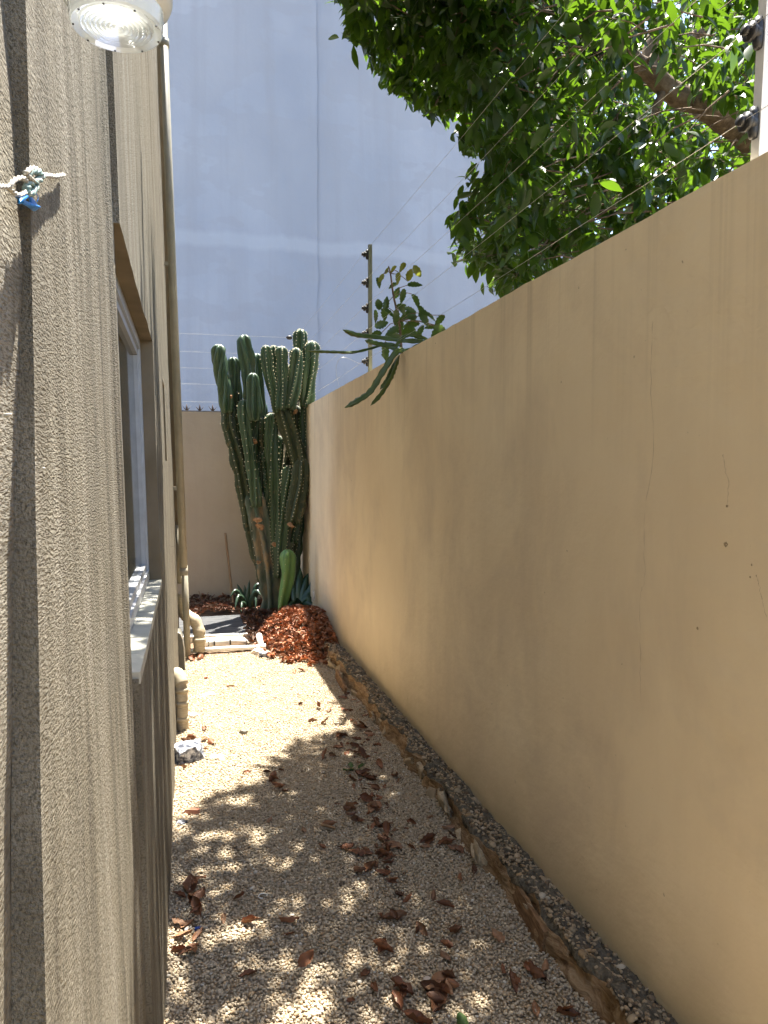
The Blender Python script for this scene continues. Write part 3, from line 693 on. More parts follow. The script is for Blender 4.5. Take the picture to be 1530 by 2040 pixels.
LC = [  # path base->tip, width px, depth, twist, areole spacing
 ([(545,1228),(540,1180),(530,1110),(518,1040),(506,980)], 38, 7.95, 0.3, 0, 'cactus_trunk'),
 ([(553,1228),(556,1160),(560,1090),(562,1030),(556,960)], 38, 8.00, 0.3, 0.035, 'cactus_trunk'),
 ([(572,1210),(580,1130),(588,1060),(594,1000)], 30, 8.15, 0.3, 0, 'cactus_skin'),
 # left group, lower
 ([(538,1190),(522,1130),(504,1065),(491,1000),(480,945),(468,890),(456,845),(457,805)], 25, 7.98, 0.5, 0.065, 'cactus_skin'),
 ([(512,1010),(503,940),(494,880),(487,840),(486,798)], 21, 7.86, 0.5, 0.065, 'cactus_skin'),
 ([(500,1000),(488,930),(478,860),(468,815),(468,778)], 20, 8.02, 0.5, 0.065, 'cactus_skin'),
 ([(528,1090),(524,1020),(516,940),(513,870),(515,800)], 32, 8.12, 0.5, 0, 'cactus_skin'),
 ([(525,1000),(530,930),(528,880),(522,830)], 24, 8.05, 0.5, 0.045, 'cactus_skin'),
 # left group, fresh tops
 ([(455,822),(450,785),(441,745),(434,688)], 25, 7.95, 1.6, 0, 'cactus_skin'),
 ([(474,815),(470,770),(463,713)], 20, 8.05, 0.8, 0, 'cactus_skin'),
 ([(504,815),(498,770),(493,725),(486,669)], 26, 7.92, 1.7, 0, 'cactus_skin'),
 ([(518,835),(514,775),(511,706)], 22, 8.06, 0.7, 0, 'cactus_skin'),
 ([(508,838),(507,800),(503,745)], 24, 7.80, 1.0, 0, 'cactus_skin'),
 ([(520,1060),(508,1000),(500,930),(500,870)], 24, 8.10, 0.5, 0.065, 'cactus_skin'),
 ([(545,1100),(536,1030),(534,960),(530,900)], 24, 8.02, 0.5, 0.065, 'cactus_skin'),
 ([(562,1180),(574,1100),(582,1030),(596,960)], 26, 8.02, 0.5, 0.035, 'cactus_skin'),
 # right group, lower
 ([(552,1120),(552,1040),(547,960),(540,890),(541,825)], 25, 7.90, 0.5, 0.035, 'cactus_skin'),
 ([(600,985),(598,930),(580,870),(558,812)], 30, 7.82, 0.4, 0.032, 'cactus_skin'),
 ([(580,1080),(592,1000),(608,930),(613,870),(612,800)], 25, 7.98, 0.4, 0.032, 'cactus_skin'),
 ([(584,1042),(590,1000),(598,960),(602,915)], 32, 7.78, 0.5, 0.034, 'cactus_skin'),
 ([(556,1150),(560,1080),(570,1000),(578,930)], 23, 7.84, 0.4, 0.030, 'cactus_skin'),
 ([(566,1040),(572,960),(588,880),(588,810)], 26, 8.05, 0.4, 0.065, 'cactus_skin'),
 ([(535,1060),(538,1000),(548,930),(556,870)], 22, 7.96, 0.5, 0.034, 'cactus_skin'),
 # right group, fresh tops
 ([(553,822),(547,785),(535,740),(529,690)], 19, 7.80, 0.9, 0.020, 'cactus_skin'),
 ([(556,822),(553,760),(545,690)], 16, 7.90, 0.6, 0.020, 'cactus_skin'),
 ([(558,818),(563,760),(561,692)], 21, 7.76, 0.9, 0.020, 'cactus_skin'),
 ([(578,815),(588,760),(590,695)], 24, 7.74, 0.8, 0.020, 'cactus_skin'),
 ([(602,800),(602,730),(597,658)], 25, 7.95, 1.0, 0.020, 'cactus_skin'),
 ([(611,812),(615,755),(622,682)], 27, 7.86, 1.0, 0.020, 'cactus_skin'),
 ([(572,815),(577,770),(578,728)], 18, 7.88, 0.9, 0.020, 'cactus_skin'),
]
for i, (P, wp, Y, tw, ar, mt) in enumerate(LC):
    if mt == 'cactus_skin' and P[0][1] > 900 and i % 2: mt = 'cactus_old'
    cactus_stem(cac, P, wp, Y, mt, 5 if i % 3 else 6, tw, True, None, ar, seed=i*1.37)
for px, py, Y, s in ((518, 1050, 7.74, 0.045), (546, 1085, 7.74, 0.04), (579, 1046, 7.68, 0.045), (515, 1120, 7.80, 0.03), (504, 880, 7.9, 0.05), (512, 1035, 7.74, 0.05), (461, 790, 7.9, 0.03), (588, 820, 7.8, 0.035)):
    o = link('dry_scar', rock_mesh('dry_scar', 'dry_scar', 2, 1.1, px*0.37, 1.0, 2.0), cac); o.location = atY(px, py, Y); o.scale = (s*0.6, s*0.4, s*0.8); o.rotation_euler = (px, py, px)
yc = empty('young_cactus', atY(560, 1238, 7.4), 'single bright green young cactus stem in front of the big cactus', 'cactus')
cactus_stem(yc, [(558,1242),(563,1200),(572,1150),(572,1097)], 27, 7.35, 'cactus_young', 3, 0.5, True, (0.5, 1.15), 0.05, seed=3.3, ar=0.004)

# ------------------------------------------------------------------ strappy plants at its foot
def strap_leaf(parent, base, tip, mid, width, name='leaf', mat='aloe_green', thick=0.5, n=10, nrm=None, serr=0.0):
    P = curve_pts([base, mid, tip], n); vs = []
    for i, p in enumerate(P):
        T = (P[min(i+1, n-1)]-P[max(i-1, 0)]).normalized(); s = i/(n-1)
        side = T.cross(nrm or Vector((0, -1, 0.15))).normalized(); up = side.cross(T).normalized()
        w = width*0.5*(math.sin(math.pi*(0.12+0.88*s)**0.8)**0.7 if s < 1 else 0.02)
        if serr: w *= 1+serr*(1 if i % 2 else -1)
        vs += [p-side*w, p-up*w*thick, p+side*w, p+up*w*0.12]
    m = MB(); m.add(vs, [(4*i+k, 4*i+(k+1) % 4, 4*i+4+(k+1) % 4, 4*i+4+k) for i in range(n-1) for k in range(4)], True)
    return m.build(name, mat, parent)
def rosette(name, label, cat, px, py, Y, tips, width, mat):
    b = atY(px, py, Y); r = empty(name, b, label, cat)
    for i, (tx, ty, mx, my, dY) in enumerate(tips):
        strap_leaf(r, b+Vector((rnd.uniform(-.02, .02), rnd.uniform(-.02, .02), 0)), atY(tx, ty, Y+dY), atY(mx, my, Y+dY*0.5), width*rnd.uniform(0.8, 1.2), mat=mat)
    return r
rosette('aloe', 'dark narrow-leaved aloe beside the wooden stick by the back wall', 'plant', 495, 1222, 8.25,
        [(458,1190,472,1178,-.1),(497,1155,494,1190,0),(472,1163,482,1185,.1),(527,1170,510,1168,0),(520,1185,508,1180,-.15),(468,1212,478,1188,-.2),(510,1213,508,1190,-.2),(487,1165,490,1192,.1),(540,1172,515,1175,.1),(480,1222,484,1200,-.25)], 0.05, 'aloe_green')
rosette('agave', 'broad dark green leafed succulent between cactus and right wall', 'plant', 600, 1222, 7.7,
        [(628,1140,622,1180,0),(612,1145,607,1180,.05),(643,1175,620,1180,0),(645,1190,622,1198,-.1),(598,1130,598,1170,.1),(630,1215,615,1205,-.2),(618,1138,600,1178,.15),(585,1165,590,1195,.1),(622,1210,612,1195,-.1),(632,1205,615,1190,0.05),(590,1190,594,1205,-.1),(575,1208,585,1205,-.15)], 0.11, 'agave_green')
tw = empty('dry_twig', atY(407, 1210, 8.6), 'thin bare forked twig standing against the back wall', 'twig')
for P in ([(407,1212),(407,1200),(400,1188),(396,1178)], [(407,1202),(410,1192),(415,1180)]):
    m = MB(); m.tube(curve_pts([atY(x, y, 8.6) for x, y in P], 8), 0.004, 5); m.build('branch', 'stick_wood', tw)
m = MB(); P = [atY(449, 1062, 8.74), atY(456, 1125, 8.66), atY(466, 1215, 8.5)]
m.tube(curve_pts(P, 12), [0.013]*12, 8); tag(m.build('wooden_stick', 'stick_wood'), 'thin brown wooden stick leaning on the back wall', 'stick')

# ------------------------------------------------------------------ climbing cactus and sapling over the right wall
sc = empty('climbing_cactus', atX(800, 705, XR+0.05), 'long strap-like climbing cactus stems drooping over the right wall', 'cactus')
def strap(P, w, dep, mat='strap_green', flat=0.35):
    pts = [atY(x, y, d) for (x, y), d in zip(P, dep)]; n = len(pts)*6; C = curve_pts(pts, n); rad = []
    for i in range(n):
        s = i/(n-1); rad.append(w*0.5*(min(1, 0.35+s*6))*(1 if s < 0.85 else max(0.12, 1-((s-0.85)/0.15)**2))*(1+0.14*math.sin(i*1.9)))
    m = MB(); m.tube(C, rad, 12, True, profile=lambda a: 0.35+0.65*abs(math.cos(a*1.5))**2.2, twist=0.03); m.build('stem', mat, sc)
strap([(849,678),(815,700),(789,702),(762,742),(738,781),(712,800),(687,812)], 0.040, (4.35,4.3,4.22,4.2,4.2,4.18,4.15))
strap([(795,708),(786,732),(778,752),(758,785),(738,808)], 0.030, (4.26,4.2,4.2,4.2,4.18))
strap([(792,712),(777,740),(770,757),(757,776)], 0.026, (4.26,4.22,4.22,4.2))
strap([(849,681),(800,679),(745,672),(712,668),(683,657)], 0.034, (4.35,4.4,4.4,4.35,4.3))
strap([(800,690),(770,685),(745,693),(705,702),(665,701),(640,700),(610,699)], 0.020, (4.4,4.4,4.4,4.35,4.3,4.3,4.3))
strap([(800,700),(770,690),(745,684),(727,678)], 0.034, (4.35,4.35,4.3,4.3))
strap([(852,676),(820,668),(800,676),(785,698)], 0.030, (4.35,4.4,4.4,4.35))
sap = empty('sapling', atX(800, 690, XR+0.18), 'leafy sapling with serrated leaves growing behind the right wall near the fence post', 'sapling')
YS = 4.75
LEAFC = [(455,400,70,60),(550,325,60,45),(585,395,80,80),(620,310,80,55),(675,365,110,75),(735,350,110,-45),(715,447,110,8),(550,450,80,25),(575,510,80,70),(620,535,100,80),(725,570,110,-60),
 (440,590,100,85),(495,590,100,85),(765,650,90,-70),(480,670,100,80),(415,690,90,-80),(570,700,110,-80),(655,680,120,10),(610,610,90,20),(700,690,110,15),(790,710,120,-40),(835,690,100,-25),
 (900,720,100,45),(460,750,100,20),(540,800,110,30),(650,800,120,20),(690,745,110,5),(760,790,100,50),(870,820,110,60),(910,785,100,-20),(490,960,120,-85),(500,1005,90,-30),(420,820,90,15),(740,840,120,-15),
 (520,660,90,-30),(600,760,110,70),(830,770,90,10),(560,840,110,-10),(620,640,80,-40),(680,640,90,-15),(500,340,50,60),(440,430,70,-70),(700,800,100,-60),(790,660,80,-20)]
stalk = [(800,705),(795,640),(784,590),(778,545),(774,530)]
m = MB(); m.tube(curve_pts([atY(x, y, YS) for x, y in stalk], 14), [0.010-0.0005*i for i in range(14)], 6); m.build('stalk', 'bark', sap)
def serr_leaf(L, W, fold=0.25, n=9, serr=0.12, droop=0.2):
    """unit leaf lying along +X, its face towards +Z"""
    m = MB(); vs = []
    for i in range(n):
        s = i/(n-1); w = W*0.5*(math.sin(math.pi*min(1, 0.04+0.96*s)**0.85)**0.8 if 0 < s < 1 else 0.0)*(1+(serr if i % 2 else -serr))
        z = -droop*L*s*s
        vs += [(L*s, -w, z+fold*w), (L*s, 0, z), (L*s, w, z+fold*w)]
    m.add(vs, [(3*i+k, 3*i+k+1, 3*i+4+k, 3*i+3+k) for i in range(n-1) for k in range(2)], True)
    return m
sv = [serr_leaf(1, 0.42+0.06*i, 0.3, 11, 0.13, 0.15+0.1*i).mesh('leaf', 'sapling_leaf') for i in range(3)]
sy = [serr_leaf(1, 0.45, 0.4, 9, 0.10, 0.3).mesh('leaf', 'sapling_young')]
for i, (cx, cy, L, an) in enumerate(LEAFC):
    x, y = 640+cx/3.825, 450+cy/3.825; Y = YS + rnd.uniform(-0.22, 0.22); p = atY(x, y, Y)
    o = link('leaf', (sy[0] if cy < 420 else sv[i % 3]), sap)
    a = math.radians(an); dirx = Vector((math.cos(a), rnd.uniform(-0.4, 0.4), math.sin(a))).normalized()
    if dirx.z > 0 and rnd.random() < 0.6: dirx = -dirx
    up = Vector((rnd.uniform(-.5, .5), -1, rnd.uniform(-0.2, 0.8))); up = (up-dirx*up.dot(dirx)).normalized(); sd_ = up.cross(dirx)
    Ls = L/3.825*Y/1500*1.2
    M = Matrix((dirx, sd_, up)).transposed().to_4x4(); M = Matrix.Translation(p-dirx*Ls*0.5) @ M @ Matrix.Scale(Ls, 4)
    o.matrix_basis = M
    if i % 2 == 0:
        q = atY(*stalk[min(3, max(1, int((700-y)/45)))], YS); k = MB(); k.tube([q, q.lerp(p-dirx*Ls*0.5, 0.5)+Vector((0, 0, 0.02)), p-dirx*Ls*0.5], 0.0025, 5); k.build('twig', 'bark', sap)

# ------------------------------------------------------------------ the overhanging tree
tree = empty('tree', (6.2, 5.2, -0.06), 'large leafy green tree leaning over the right wall with a thick bare limb', 'tree')
def limb(P, r, Yd, name='limb'):
    pts = [atY(x, y, d) for (x, y), d in zip(P, Yd)] if not isinstance(P[0], Vector) else P
    n = len(pts)*6; C = curve_pts(pts, n)
    C = [c + Vector((0.012*nz(i*0.5, 1, 0), 0, 0.015*nz(i*0.5, 4, 0)))*1.0 for i, c in enumerate(C)]
    rad = [(r[0]+(r[1]-r[0])*i/(n-1))*(1+0.12*nz(i*0.6, 8, 0)) for i in range(n)]
    m = MB(); m.tube(C, rad, 12); m.build(name, 'bark', tree); return C
Ya = 4.6
l0 = atY(1540, 325, Ya+0.2)
trunk_base = Vector((6.2, 5.2, -0.06))
limb([trunk_base, Vector((6.1, 5.1, 1.4)), Vector((5.8, 5.0, 2.6)), Vector((5.6, 5.0, 3.4)), Vector((5.7, 5.1, 4.6)), Vector((5.5, 5.3, 6.2))], (0.22, 0.10), None, 'trunk')
limb([Vector((5.65, 5.0, 3.0)), l0.lerp(Vector((5.65, 5.0, 3.0)), 0.5), l0, atY(1420, 222, Ya), atY(1340, 184, Ya), atY(1285, 135, Ya-0.05), atY(1225, 105, Ya-0.1), atY(1160, 78, Ya-0.2)], (0.115, 0.045), None)
limb([(1160,78),(1090,40),(1000,-10),(900,-80),(760,-150)], (0.045, 0.015), (Ya-.2, Ya-.3, Ya-.3, Ya-.2, Ya), 'branch')
limb([(1540,5),(1470,30),(1400,62),(1340,92),(1290,130)], (0.05, 0.025), (5.6,5.5,5.4,5.3,5.2), 'branch')
limb([(1318,185),(1298,245),(1275,320),(1263,400),(1264,470)], (0.030, 0.012), (Ya-.02,Ya,Ya+.1,Ya+.2,Ya+.3), 'branch')
limb([(1275,320),(1200,380),(1120,430),(1020,440)], (0.018, 0.008), (4.7,4.9,5.1,5.3), 'branch')
limb([(1290,140),(1300,115),(1292,118)], (0.02, 0.012), (Ya-.05,Ya-.12,Ya-.16), 'branch')
limb([(1285,135),(1310,40),(1330,-60),(1320,-200)], (0.05, 0.02), (Ya, Ya, Ya-.1, Ya-.2), 'branch')
limb([(1263,400),(1250,440),(1290,520)], (0.010, 0.006), (4.9,4.95,5.0), 'branch')
BND = [(-1400, 120), (-400, 480), (0, 676), (60, 694), (120, 718), (170, 765), (215, 838), (280, 885), (312, 945), (330, 1000), (338, 1000), (345, 928), (400, 910), (460, 893), (520, 920), (550, 950), (575, 992), (600, 1012), (700, 1040)]
def bnd(y):
    for (a, b), (c, d) in zip(BND, BND[1:]):
        if a <= y <= c: return b+(d-b)*(y-a)/(c-a) + 34*nz(y, 3, 0, 0.021) + 26*nz(y, 9, 0, 0.055)
    return 1040
def ok(P, px, py, margin):
    x, y, z = P
    if px < bnd(py)+margin: return False
    if z < 2.3 or z > 8.5: return False
    if z < 3.6 and x < 1.50: return False
    if z < 4.1 and x < 1.36: return False
    xg, yg = x-SUNK*z, y-SUNM*z
    if xg < -0.50: return False
    if xg < 1.0:
        hi = 3.30 + 0.95*max(0, min(1, (xg+0.05)/0.75)) + 0.10*nz(xg, 0, 0, 6)
        if yg > hi or yg < 1.22: return False
        if xg < -0.27 and (yg < 1.75 or yg > 3.3): return False
    return True
def pxy(P):
    d = P-CO; z = d @ CF
    return 765+FPX*(d @ CR)/z, 1020-FPX*(d @ CU)/z
rr = random.Random(21)
clusters = []
tries = 0
while len(clusters) < 3270 and tries < 90000:
    tries += 1
    if len(clusters) < 2300:
        px, py = rr.uniform(640, 1640), rr.uniform(-140, 640); Y = rr.uniform(3.0, 7.0)
        if rr.random() < 0.35: Y = rr.uniform(3.6, 5.0)
        P = np.array(atY(px, py, Y))
    else:                                       # the part of the crown that reaches over the passage, above the picture
        gx_, gy_ = rr.uniform(-0.4, 1.3), rr.uniform(1.1, 4.4)
        for q_ in range(16):
            z_ = 3.9+q_*0.25+rr.uniform(0, 0.25); P = np.array((gx_+SUNK*z_, gy_+SUNM*z_, z_)); px, py, _ = proj(P); Y = P[1]
            if _ > 0.3 and ok(P, px, py, 14) and rr.random() < 0.55: break
        if _ < 0.3: continue
    if not ok(P, px, py, rr.choice((0, 6, 14))): continue
    # natural holes: clumps and gaps in the crown
    g = nz(P[0], P[1], P[2], 1.5) + 0.5*nz(P[0], P[1], P[2], 4.0)
    if g < (-0.14 if len(clusters) < 2300 else -0.75): continue
    if 1270 < px < 1470 and -40 < py < 150 and rr.random() < 0.55: continue
    # keep the thick limb clear of leaves on the viewer's side
    if 1250 < px < 1510 and abs(py-(135+(px-1285)*0.72)) < 55 and Y < 4.9: continue
    clusters.append((P, px, py))
def tleaf(W, fold, droop, curl, n=5):
    m = MB(); vs = []
    for i in range(n):
        s = i/(n-1); w = W*0.5*[0.10, 0.80, 1.0, 0.72, 0.03][i]
        z = -droop*s*s; vs += [(s, -w, z+fold*w), (s, 0, z), (s, w, z+fold*w+curl*w)]
    m.add(vs, [(3*i+k, 3*i+k+1, 3*i+4+k, 3*i+3+k) for i in range(n-1) for k in range(2)], True); return m
TV = [tleaf(0.40, 0.25, 0.12, 0.05), tleaf(0.46, 0.15, 0.22, -0.1), tleaf(0.36, 0.40, 0.05, 0.15), tleaf(0.43, 0.05, 0.30, 0.2)]
TVn = [np.array(t_.v) for t_ in TV]; TF = np.array(TV[0].f)
leaves = []
for P, px, py in clusters:
    out = Vector((rr.uniform(-1, 1), rr.uniform(-1, 1), rr.uniform(-0.5, 0.6))).normalized()
    nl = rr.randint(6, 9)
    for j in range(nl):
        a = 2*math.pi*j/nl + rr.uniform(-.4, .4)
        h = Vector((math.cos(a), math.sin(a), 0))
        d = (h*rr.uniform(0.4, 1.0) + out*0.5 + Vector((0, 0, -rr.uniform(0.15, 1.3)))).normalized()
        up = Vector((0, 0, 1)) + Vector((rr.uniform(-.7, .7), rr.uniform(-.7, .7), 0)); up = (up-d*up.dot(d)).normalized()
        L = rr.uniform(0.07, 0.135); b = Vector(P) + d*0.015 + Vector((rr.uniform(-.03, .03), rr.uniform(-.03, .03), rr.uniform(-.05, .05)))
        tip = b+d*L
        q = pxy(np.array(tip))
        if -60 < q[1] < 700 and q[0] < bnd(q[1])-rr.choice((0, 6, 14, 30)): continue
        leaves.append((b, d, up, L, rr.randrange(4), q))
def lm(b, d, up, L): return Matrix.Translation(b) @ Matrix((d, up.cross(d), up)).transposed().to_4x4() @ Matrix.Scale(L, 4)
vis = [i for i, l in enumerate(leaves) if 660 < l[5][0] < 1530 and 0 < l[5][1] < 600]
vis.sort(key=lambda i: -leaves[i][3]/leaves[i][0].y); solo = set(vis[:300])
tlm = [t_.mesh('leaf', 'tree_leaf') for t_ in TV]
for i in sorted(solo):
    b, d, up, L, k, q = leaves[i]; o = link('leaf', tlm[k], tree); o.matrix_basis = lm(b, d, up, L)
Vs, Fs, off = [], [], 0
for i, (b, d, up, L, k, q) in enumerate(leaves):
    if i in solo: continue
    R3 = np.array(Matrix((d, up.cross(d), up)).transposed()); Vs.append(TVn[k] @ R3.T*L + np.array(b)); Fs.append(TF+off); off += len(TVn[k])
tag(link('crown', np_mesh('crown', np.vstack(Vs), np.vstack(Fs), 'tree_leaf', None, True), tree), kind='stuff')
# twigs that carry the leaf tufts
m = MB()
for P, px, py in clusters[::2]:
    p = Vector(P); q = p + Vector((rr.uniform(0.05, 0.45), rr.uniform(-.2, .25), rr.uniform(-0.05, 0.25)))
    u = pxy(np.array(q))
    if u[0] < bnd(u[1])+6: continue
    m.tube([q, q.lerp(p, .5)+Vector((0, 0, .02)), p], [0.006, 0.004, 0.002], 4, False)
tag(m.build('twigs', 'bark', tree), kind='stuff')
# denser trees further into the neighbour's garden close the view low behind the wall
def far_tree(base, label, region, Yr, n, seed):
    t_ = empty('tree', base, label, 'tree', None); r2 = random.Random(seed); Vs, Fs, off = [], [], 0; k = 0; tr = 0
    while k < n and tr < n*20:
        tr += 1
        px, py, Y = r2.uniform(*region[0]), r2.uniform(*region[1]), r2.uniform(*Yr)
        if px < bnd(py)+30: continue
        P = Vector(atY(px, py, Y))
        if nz(P.x, P.y, P.z, 1.1) < -0.2 or P.z < 0.6: continue
        for j in range(6):
            d = Vector((r2.uniform(-1, 1), r2.uniform(-1, 1), r2.uniform(-1.3, 0.2))).normalized(); up = Vector((r2.uniform(-.8, .8), r2.uniform(-.8, .8), 1)); up = (up-d*up.dot(d)).normalized()
            L = r2.uniform(0.09, 0.15); b = P+Vector((r2.uniform(-.06, .06), r2.uniform(-.06, .06), r2.uniform(-.06, .06))); v = r2.randrange(4)
            R3 = np.array(Matrix((d, up.cross(d), up)).transposed()); Vs.append(TVn[v] @ R3.T*L + np.array(b)); Fs.append(TF+off); off += 15
        k += 1
    tag(link('crown', np_mesh('crown', np.vstack(Vs), np.vstack(Fs), 'tree_leaf', None, True), t_), kind='stuff')
    m = MB(); top = Vector(atY(sum(region[0])/2, sum(region[1])/2, sum(Yr)/2))
    C = curve_pts([Vector(base), Vector(base).lerp(top, .5)+Vector((.1, 0, .2)), top], 12); m.tube(C, [0.12-0.008*i for i in range(12)], 10); m.build('trunk', 'bark', t_)
far_tree((3.2, 7.3, -0.06), 'bushy tree low behind the right wall, below the thick limb', ((1000, 1620), (-80, 560)), (6.4, 8.6), 1500, 5)

# ------------------------------------------------------------------ dead leaves
def dead_leaf(seed):
    r = random.Random(seed); W = r.uniform(0.42, 0.6); curl = r.uniform(0.9, 2.3); lc = r.uniform(0.4, 1.4)*r.choice((1, 1, -0.6)); tw_ = r.uniform(-.6, .6)
    n, c = 9, 5; vs = []
    for i in range(n):
        s = i/(n-1); w = W*0.5*(math.sin(math.pi*min(1, 0.03+0.97*s)**0.9)**0.75 if 0 < i < n-1 else 0.02)
        a = lc*(s-0.5); xx = math.sin(a)/lc if abs(lc) > .05 else s-.5; zz = (1-math.cos(a))/lc if abs(lc) > .05 else 0
        for j in range(c):
            t_ = (j/(c-1)-0.5)*2; b = curl*t_*0.9 + tw_*(s-.5); ww = w*(1+0.10*r.uniform(-1, 1))
            vs.append((xx, math.sin(b)/max(.4, curl)*ww*1.3, zz + (1-math.cos(b))/max(.4, curl)*ww*1.5 + r.uniform(-.03, .03) + 0.13*nz(i*0.8, j*0.9, seed*3.1)))
    m = MB(); m.add(vs, [(i*c+j, i*c+j+1, i*c+c+j+1, i*c+c+j) for i in range(n-1) for j in range(c-1)], True)
    st_ = vs[2]; m.tube([Vector(st_), Vector(st_)+Vector((-.12, 0.02, .03)), Vector(st_)+Vector((-.22, 0.05, .02))], [.012, .010, .008], 4)
    zmin = min(v[2] for v in m.v); m.v = [(a, b, c_-zmin) for a, b, c_ in m.v]; return m
DL = [dead_leaf(40+i).mesh('dead_leaf', 'dead_leaf') for i in range(12)]
DG = dead_leaf(99).mesh('dead_leaf', 'dead_leaf_green')
def put_leaf(px, py, size=0.068, me=None, label=None, group=None, jz=0.0):
    g = atz(px, py, 0.012); o = link('dead_leaf', me or rnd.choice(DL))
    if rnd.random() < 0.45: rx, ry = rnd.uniform(-1.2, 1.2), rnd.uniform(-.9, .9)
    else: rx, ry = rnd.uniform(-.35, .35), rnd.uniform(-.35, .35)
    if rnd.random() < 0.3: rx += math.pi
    s = size*rnd.uniform(0.75, 1.12); E_ = Matrix.Rotation(rnd.uniform(0, 6.28), 4, 'Z') @ Matrix.Rotation(rx, 4, 'X') @ Matrix.Rotation(ry, 4, 'Y') @ Matrix.Scale(s, 4)
    lo = min((E_ @ v.co).z for v in o.data.vertices)
    o.matrix_basis = Matrix.Translation((g.x, g.y, gz(g.x, g.y) + 0.003 - lo + jz)) @ E_
    if label is None:
        if px < 410 and py > 1700: label, group = 'brown dead leaf in the drift at the foot of the left house wall', 'dead leaves by the house wall'
        elif py < 1420 or (px < 660 and py < 1560): label, group = 'small dry leaf on the sunlit far gravel', 'leaves on the sunlit gravel'
        elif px < 660: label, group = 'single brown curled leaf on the open gravel, left of the leaf trail', 'scattered leaves on the left of the gravel'
        elif py > 1765: label, group = 'brown curled dead leaf on the near gravel towards the footing', 'dead leaves on the near gravel'
        elif py < 1490: label, group = 'brown dead leaf at the far end of the leaf trail, towards the heap', 'far end of the leaf trail'
        elif py < 1600: label, group = 'brown curled dead leaf halfway along the leaf trail by the footing', 'middle of the leaf trail'
        else: label, group = 'brown curled dead leaf at the dense near end of the leaf trail', 'near end of the leaf trail'
    tag(o, label, 'leaf', group); return o
PX = [(554,1569,.06),(568,1577,.06),(536,1632,.06),(604,1653,.055),(696,1612,.08),(706,1632,.085),(731,1594,.08),(753,1642,.09),(772,1652,.06),(690,1689,.085),(715,1700,.085),(769,1695,.09),(765,1671,.08),
 (715,1734,.075),(740,1728,.085),(764,1737,.06),(378,1762,.10),(395,1748,.07),(358,1783,.07),(392,1790,.08),(400,1811,.09),(477,1792,.07),(445,1831,.06),(500,1839,.07),(576,1833,.075),(576,1860,.05),(373,1839,.08),(395,1863,.07),
 (364,1863,.06),(361,1892,.08),(383,1891,.085),(610,1914,.06),(494,1938,.06),(762,1892,.075),(728,1938,.06),(747,1969,.06),(790,1990,.085),(700,1990,.04),(762,1827,.06),(787,1827,.08),(641,1685,.05),(812,1789,.075),(864,1785,.07),
 (845,1851,.06),(909,1854,.07),(888,1806,.07),(990,1866,.07),(887,1882,.06),(888,1903,.06),(942,1730,.065),(914,1692,.085),(886,1678,.08),(897,1647,.07),(918,1749,.06),(883,1951,.09),(859,1969,.085),(873,1996,.095),(880,1975,.08),(895,1965,.07),
 (1022,1958,.085),(1070,1937,.10),(1084,1924,.07),(1067,2010,.07),(1132,2024,.09),(831,2031,.09),(855,1676,.07),(794,1780,.06),(761,1885,.06),(799,1968,.085),(836,1852,.06),
 (649,1507,.10),(718,1508,.09),(680,1465,.10),(720,1448,.09),(737,1460,.08),(706,1485,.08),(674,1487,.08),(757,1524,.075),(700,1552,.075),(737,1550,.08),(718,1542,.085),(788,1544,.07),(731,1590,.06),(751,1607,.08),(740,1612,.08),(767,1673,.07),
 (782,1689,.08),(763,1708,.08),(822,1636,.06),(855,1626,.05),(853,1673,.07),(884,1677,.08),(847,1688,.06),(749,1567,.06),(767,1565,.06),(706,1565,.06),(688,1413,.07),(693,1381,.08),(684,1390,.07),(633,1409,.07),(657,1413,.07),(598,1402,.06),
 (623,1434,.08),(649,1440,.07),(722,1449,.08),(735,1458,.07),(586,1337,.09),(600,1335,.07),(544,1551,.08),(555,1566,.07),(531,1536,.06),(384,1313,.12),(398,1311,.11),(361,1326,.08),(408,1451,.06),(379,1471,.08),(368,1480,.09),(419,1480,.08),(406,1494,.07),(366,1527,.05),(492,1537,.04),
 (690,1610,.07),(700,1620,.07),(775,1640,.05),(728,1700,.06),(760,1690,.07),(700,1695,.07),(820,1690,.04),(1005,1930,.05),(672,1600,.04),(656,1646,.07),(560,1535,.05),(700,1435,.06),(712,1470,.06),(690,1500,.05)]
for x, y, s in PX: put_leaf(x, y, s)
for x, y, s in PX:
    if s >= 0.078 and y > 1440: put_leaf(x+rnd.uniform(-16, 16), y+rnd.uniform(-9, 9), s*0.7, jz=0.006)
for k in range(90):                           # crumbs along the footing and in the trail
    a = rnd.random(); x = 690+rnd.gauss(0, 18)+a*70+rnd.random()*40; y = 1360+a*390+rnd.uniform(-15, 15)
    put_leaf(x, y, rnd.uniform(0.025, 0.05))
for x, y in ((700, 1522), (722, 1530), (920, 2034), (694, 1535)): put_leaf(x, y, 0.075, DG, 'fallen leaf still partly green on the gravel', 'green fallen leaves')

